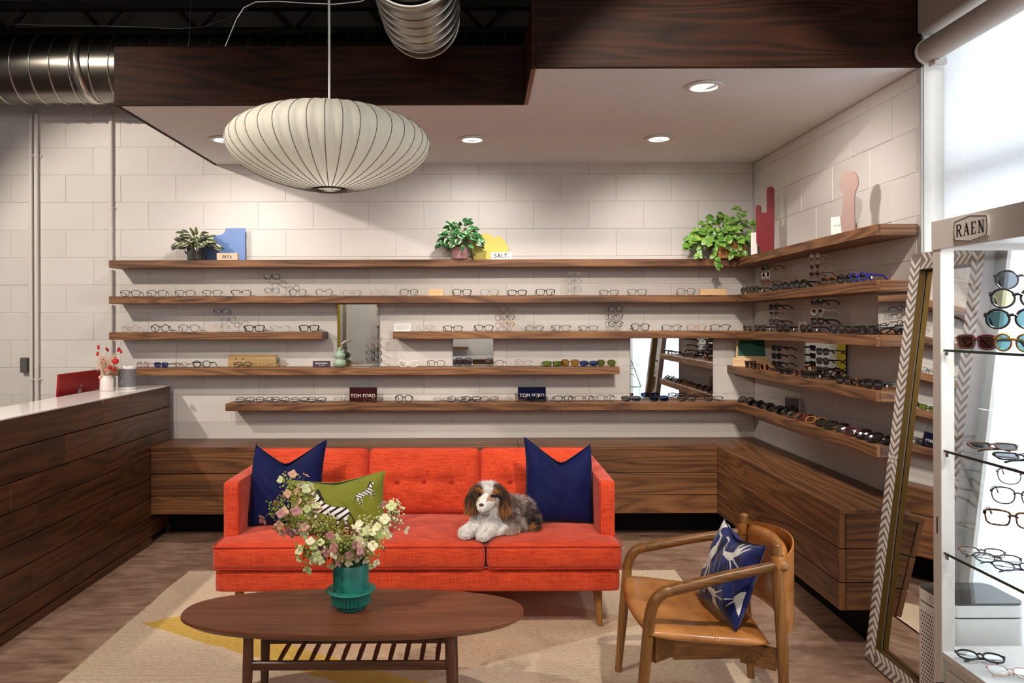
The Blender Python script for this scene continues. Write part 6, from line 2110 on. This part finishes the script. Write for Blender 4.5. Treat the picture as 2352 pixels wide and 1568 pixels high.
# local axes: a along the width (towards the camera), b up the mirror, c out of the back
A, B = Vector((0, -1, 0)), Vector((math.sin(lean), 0, math.cos(lean)))
Cc = Vector((math.cos(lean), 0, -math.sin(lean)))
FW = .072
def mp(a, b, c):
    return A * a + B * (b + MT * math.sin(lean)) + Cc * c
def mbox(name, a0, a1, b0, b1, c0, c1, m, parent=lm_, mb=None):
    q = mb or MB()
    vs = [mp(a, b, c) for a in (a0, a1) for b in (b0, b1) for c in (c0, c1)]
    q.add(vs, [(0, 1, 3, 2), (4, 6, 7, 5), (0, 4, 5, 1), (2, 3, 7, 6), (0, 2, 6, 4), (1, 5, 7, 3)])
    return q.build(name, m, parent) if mb is None else q
M_TAUPE = plain('taupe_inlay', srgb(132, 118, 112), .45)
M_BONE = plain('bone_inlay', srgb(226, 218, 208), .35)
mbox('stile', 0, FW, 0, ML, 0, MT, M_TAUPE)
mbox('stile', MW - FW, MW, 0, ML, 0, MT, M_TAUPE)
mbox('frame_rail', FW, MW - FW, ML - FW, ML, 0, MT, M_TAUPE)
mbox('frame_rail', FW, MW - FW, 0, FW, 0, MT, M_TAUPE)
mbox('mirror_face', FW + .006, MW - FW - .006, FW + .006, ML - FW - .006, .0285, .030, M_MIRROR)
mbox('back_panel', FW + .0005, MW - FW - .0005, FW + .0005, ML - FW - .0005, .0302, .0455, M_BLACK)
for a0, a1, b0, b1 in ((FW, FW + .003, FW, ML - FW), (MW - FW - .003, MW - FW, FW, ML - FW), (FW, MW - FW, FW, FW + .003), (FW, MW - FW, ML - FW - .003, ML - FW)):
    mbox('brass_lip', a0 + .0002, a1 - .0002, b0 + .0002, b1 - .0002, .001, .024, M_BRASS)
PITCH = .0362
def tile(pts):
    mb = MB()
    vs = [mp(a, b, -.0012) for a, b in pts] + [mp(a, b, .001) for a, b in pts]
    n = len(pts)
    mb.add(vs, [tuple(range(n)), tuple(range(n, 2 * n))[::-1]] + [(i, n + i, n + (i + 1) % n, (i + 1) % n) for i in range(n)])
    mb.build('inlay_tile', M_BONE, lm_)
w2 = FW / 2
for sx in (0, MW - FW):
    k = 0
    b = .004
    while b + PITCH * .5 < ML:
        up = b < ML * .49
        rise = .033 * (1 if up else -1)          # the chevron turns over part-way up
        for h in (0, 1):
            a0 = sx + (.001 if h == 0 else w2 + .0006); a1 = sx + (w2 - .0006 if h == 0 else FW - .001)
            e0, e1 = (0, rise) if h == 0 else (rise, 0)
            t_ = PITCH * .52
            q = [(a0, b + e0), (a1, b + e1), (a1, b + e1 + t_), (a0, b + e0 + t_)]
            q = [(a_, min(ML - .001, max(.001, b_))) for a_, b_ in q]
            if abs(q[0][1] - q[3][1]) > .003 or abs(q[1][1] - q[2][1]) > .003:
                tile(q)
        b += PITCH
        k += 1
for sb in (0, ML - FW):
    a = FW + .004
    while a + PITCH * .4 < MW - FW:
        for h in (0, 1):
            b0 = sb + (.001 if h == 0 else w2 + .0006); b1 = sb + (w2 - .0006 if h == 0 else FW - .001)
            e0, e1 = (0, .033) if h == 0 else (.033, 0)
            t_ = PITCH * .52
            q = [(a + e0, b0), (a + e1, b1), (a + e1 + t_, b1), (a + e0 + t_, b0)]
            q = [(min(MW - FW - .001, max(FW + .001, a_)), b_) for a_, b_ in q]
            tile(q)
        a += PITCH

# grey wood board leaning behind the mirror
gb = thing('leaning_board', (1.778, 2.90, .0008), 'grey weathered wood board leaning beside the chevron mirror', 'board')
M_GREYWOOD = wood('grey_wood_plank', srgb(186, 184, 180), srgb(212, 210, 205), srgb(226, 224, 220), axis=2, freq=1.2, ring=.15, rough=.6)
gm = Matrix.Rotation(lean, 4, 'Y')
for z0, z1 in ((0, .62), (.623, 1.18), (1.183, 1.80)):
    MB().box((0, -.118, z0), (.016, 0, z1), .001, mat=gm).build('plank', M_GREYWOOD, gb)

# ------------------------------------------------------------------ lit display cabinet
KX, KX1, KY, KY0 = 1.534, 2.02, 2.50, 1.15
kb = thing('display_cabinet', (KX + .24, 1.85, 0), 'pale lit glass display cabinet with RAEN header beside the mirror', 'cabinet')
HZ1, HZ0, DZ = 1.846, 1.748, .413
PWD = .045
for y in (KY, KY0 + PWD):
    for x in (KX, KX1 - PWD):
        MB().box((x, y - PWD, 0), (x + PWD, y, HZ1), .002).build('post', M_CABINET, kb, world=True)
for x in (KX, KX1 - .02):
    MB().box((x - (.003 if x == KX else 0), KY0, HZ0), (x + .018, KY + .002, HZ1), .002).build('header_board', M_CABINET, kb, world=True)
for y in (KY - .018, KY0):
    MB().box((KX + .019, y, HZ0), (KX1 - .021, y + .018, HZ1), .001).build('header_board', M_CABINET, kb, world=True)
MB().box((KX + .02, KY0 + .02, HZ0 + .02), (KX1 - .022, KY - .02, HZ0 + .035)).build('top_panel', M_WHITE, kb, world=True)
MB().box((KX + .002, KY0 + .002, DZ - .02), (KX1 - .002, KY - .002, DZ), .001).build('deck', M_WHITE, kb, world=True)
MB().box((KX + .012, KY0 + .01, .03), (KX1 - .004, KY - .01, DZ - .0205), .002).build('base_cabinet', M_CABINET, kb, world=True)
dr_ = MB().box((KX + .004, KY - .75, .08), (KX + .0115, KY - .06, DZ - .055), .002).build('drawer_front', M_CABINET, kb, world=True)
inv = MAT_OF[kb.name].inverted()
MB().tube([inv @ Vector((KX + .005, KY - .105, DZ - .085)), inv @ Vector((KX - .012, KY - .105, DZ - .085))], .009, 14).build('lock', M_CHROME, dr_)
MB().tube([inv @ Vector((KX - .03, KY - .105, DZ - .085)), inv @ Vector((KX - .012, KY - .105, DZ - .085))], .002, 6).box(inv @ Vector((KX - .056, KY - .108, DZ - .098)), inv @ Vector((KX - .03, KY - .102, DZ - .072)), .002).build('key', M_INK, dr_)
GZ = [1.417, 1.083, .744]
for z in GZ:
    g = MB().box((KX + .01, KY0 + .01, z - .008), (KX1 - .03, KY - .012, z)).build('glass_shelf', M_GLASS, kb, world=True)
    q0, q1 = inv @ Vector((KX + .0085, KY0 + .01, z - .008)), inv @ Vector((KX + .0098, KY - .012, z))
    MB().box(q0, q1).build('shelf_edge', M_GLASSEDGE, g)
    for y in (KY - .06, KY0 + .06):
        MB().tube([(KX + .012, y, z - .02), (KX + .012, y, z - .0085)], .008, 10).build('shelf_clip', M_CHROME, kb, world=True)
MB().box((KX + .046, KY - .012, DZ + .001), (KX1 - .046, KY - .009, HZ0 - .001)).build('end_glass', M_GLASS, kb, world=True)
MB().box((KX + .018, KY - .04, .94), (KX + .0195, KY - .005, 1.0)).build('hinge_plate', M_WHITE, kb, world=True)
MB().box((KX - .002, KY - .026, .80), (KX - .0005, KY - .022, .855)).build('door_slot', M_INK, kb, world=True)
# puck light under the top panel
pk = MB().lathe([(0, -.006), (.055, -.006), (.062, -.002), (.062, 0)], 28, c=(KX + .13, 2.12, HZ0 + .0195)).build('puck_light', M_DARKMETAL, kb, world=True)
MB().lathe([(0, -.0066), (.05, -.0066)], 24, c=inv @ Vector((KX + .13, 2.12, HZ0 + .0195))).build('puck_lens', M_STRIP, pk)
pl2 = bpy.data.lights.new('cabinet_puck_light', 'AREA'); pl2.shape = 'DISK'; pl2.size = .1; pl2.energy = 11.0; pl2.color = (.97, .98, 1)
po2 = bpy.data.objects.new('cabinet_puck_light', pl2); COL.objects.link(po2); po2.location = (KX + .13, 2.12, HZ0 + .008)
# RAEN plate on the header, facing the room (-x)
def hp(y, z, c): return inv @ Vector((KX - .003 - c, y, z))
yc, zc_ = 2.29, 1.797
hexa = [(-.075, -.036), (0, -.043), (.075, -.036), (.083, 0), (.075, .036), (0, .043), (-.075, .036), (-.083, 0)]
hexa = [(-.076, -.030), (.0, -.041), (.076, -.030), (.080, 0), (.076, .030), (.0, .041), (-.076, .030), (-.080, 0)]
plate = MB().prism(hexa, .0004, .009, mp=lambda a, b, c: hp(yc - a, zc_ + b, c)).build('name_plate', M_CABINET, kb)
MB().tube([hp(yc - a * .97, zc_ + b * .96, .0092) for a, b in hexa], .0012, 5, closed=True).build('plate_outline', M_INK, plate)
me = serif_word('RAEN', .036, .0042, .30); me.materials.append(M_INK)
child(me, 'lettering', plate, hp(yc, zc_, .0092), (math.pi / 2, 0, -math.pi / 2))
# slanting steel rods that carry the glasses
rods = [((1.90, 2.23, GZ[0] + .003), (1.80, 2.16, 1.73)), ((1.90, 2.23, GZ[2] + .003), (1.80, 2.16, 1.06))]
for k, (p, q) in enumerate(rods):
    t = thing('rod_stand', p, ['slanting steel rod stand on the top glass shelf', 'slanting steel rod stand on the bottom glass shelf'][k], 'display stand', 'steel rod stands')
    MB().tube([p, q], .006, 10).build('rod', M_STEELROD, t, world=True)
    p = Vector(p)
    MB().tube([p + Vector((-.1, .06, .003)), p + Vector((0, 0, .003)), p + Vector((-.11, -.05, .003)), p + Vector((-.1, .06, .003))], .004, 8).build('foot_frame', M_STEELROD, t, world=True)
# eyewear in the cabinet: (px, py of the bottom, X, shape, thick, frame, lens, flags, place)
CAB = [(2243, 803, 1.60, 'square', 'x', 'plum', 'brown', '', GZ[0], 'oversized dark plum sunglasses on the top glass shelf'),
       (2322, 808, 1.585, 'round', 'a', 'amber', 'teal', '', GZ[0], 'amber framed teal sunglasses on the top glass shelf'),
       (2272, 1040, 1.68, 'square', 'a', 'brown', 'dark', 'f', GZ[1], 'folded brown sunglasses on the middle glass shelf'),
       (2345, 1068, 1.70, 'square', 'a', 'black', 'smoke', 'f', GZ[1], 'folded black sunglasses on the middle glass shelf'),
       (2255, 1285, 1.62, 'panto', 't', 'tortoise', '', 'f', GZ[2], 'tortoise eyeglasses nearest the post on the bottom glass shelf'),
       (2290, 1300, 1.66, 'panto', 't', 'gunmetal', '', 'f', GZ[2], 'dark metal eyeglasses lying second on the bottom glass shelf'),
       (2335, 1320, 1.66, 'panto', 't', 'navy', '', 'f', GZ[2], 'navy eyeglasses lying nearest the viewer on the bottom glass shelf'),
       (2250, 1525, 1.63, 'oval', 'a', 'black', '', 'f', DZ, 'black oval eyeglasses lying on the cabinet deck'),
       (2320, 1560, 1.60, 'panto', 'm', 'rose gold', '', 'f', DZ, 'thin rose gold eyeglasses lying on the cabinet deck')]
for px, py, X, sh, th, fm, ln, fl, z, lab in CAB:
    Y = (CAM_H - z) * FPX / (py - 740) if py - 740 > 120 else X * FPX / (px - 1100)
    X = (px - 1100) / FPX * Y
    X = max(KX + .06, min(KX1 - .12, X))
    eyewear('sunglasses' if ln else 'eyeglasses', lab, (X, min(KY - .1, Y), z), -math.radians(74) if 'f' not in fl else -math.radians(20), sh, THK[th], FM[fm], ln, 'f' in fl, False, 'eyewear in the display cabinet', flat='f' in fl)
for px, py, X, sh, th, fm, ln, lab in ((2347, 668, 1.66, 'round', 'a', 'black', 'smoke', 'highest sunglasses on the upper rod stand'), (2338, 712, 1.64, 'round', 'x', 'black', 'sand', 'sunglasses with pale lenses in the middle of the upper rod stand'), (2326, 760, 1.62, 'round', 'x', 'black', 'teal', 'lowest teal sunglasses on the upper rod stand'),
                                       (2352, 1120, 1.70, 'panto', 't', 'grey', '', 'highest eyeglasses on the lower rod stand'), (2338, 1165, 1.68, 'panto', 't', 'gunmetal', '', 'middle eyeglasses on the lower rod stand'), (2326, 1215, 1.66, 'square', 'a', 'tortoise', '', 'lowest tortoise eyeglasses on the lower rod stand')):
    Y = X * FPX / (px - 1100)
    p = at(px, py, Y)
    eyewear('sunglasses' if ln else 'eyeglasses', lab, p, -math.radians(38), sh, THK[th], FM[fm], ln, group='eyewear on the rod stands', scale=1.1)

# ------------------------------------------------------------------ air purifier
ap = thing('air_purifier', (1.766, 2.668, 0), 'white perforated air purifier with black glass top behind the cabinet', 'air purifier')
ax0, ax1, ay0, ay1, azt = 1.633, 1.90, 2.565, 2.772, .53
rc = .035
def rrect(x0, x1, y0, y1, r):
    p = []
    for cx_, cy_, a0 in ((x1 - r, y1 - r, 0), (x0 + r, y1 - r, 90), (x0 + r, y0 + r, 180), (x1 - r, y0 + r, 270)):
        p += [(cx_ + r * math.cos(math.radians(a0 + 90 * k / 6)), cy_ + r * math.sin(math.radians(a0 + 90 * k / 6))) for k in range(7)]
    return p
MB().prism(rrect(ax0, ax1, ay0, ay1, rc), .004, .475).build('body', M_WHITE, ap, world=True)
MB().prism(rrect(ax0 + .004, ax1 - .004, ay0 + .004, ay1 - .004, rc), .4752, .4805).build('black_band', M_INK, ap, world=True)  # black band round the purifier, slightly recessed below its head
MB().prism(rrect(ax0, ax1, ay0, ay1, rc), .481, .522).build('head', M_WHITE, ap, world=True)
MB().prism(rrect(ax0 + .001, ax1 - .001, ay0 + .001, ay1 - .001, rc), .5222, azt).build('glass_top', plain('black_glass', srgb(26, 26, 28), .06), ap, world=True)
holes = MB()
for i in range(30):
    for j in range(11):
        z = .02 + .0145 * i; y = ay0 + rc + .004 + .0135 * j + (.0067 if i % 2 else 0)
        if y < ay1 - rc:
            holes.add([(ax0 - .0006, y + .0042, z), (ax0 - .0006, y, z + .0046), (ax0 - .0006, y - .0042, z), (ax0 - .0006, y, z - .0046)], [(0, 1, 2, 3)])
tag(holes.build('vent_holes', M_INK, ap, world=True), kind='stuff')
# air purifier crest
MB().tube([(ax0 - .0008, 2.668 + .011 * math.cos(q), .503 + .011 * math.sin(q)) for q in [2 * math.pi * k / 20 for k in range(20)]], .0008, 5, closed=True).build('badge', plain('badge_grey', srgb(150, 150, 150), .5), ap, world=True)

# small carton at the near end of the cabinet deck
wb = thing('small_carton', (1.80, 2.06, DZ + .0006), 'small white carton on the deck of the display cabinet', 'box')
MB().box((-.10, -.07, 0), (.10, .07, .055), .002).build('carton_body', M_PAPER, wb)
MB().box((-.102, -.072, .045), (.102, .072, .062), .002).build('lid', M_PAPER, wb)
MB().box((-.1012, .048, .02), (-.1004, .056, .032)).build('clasp', M_BRASS, wb)
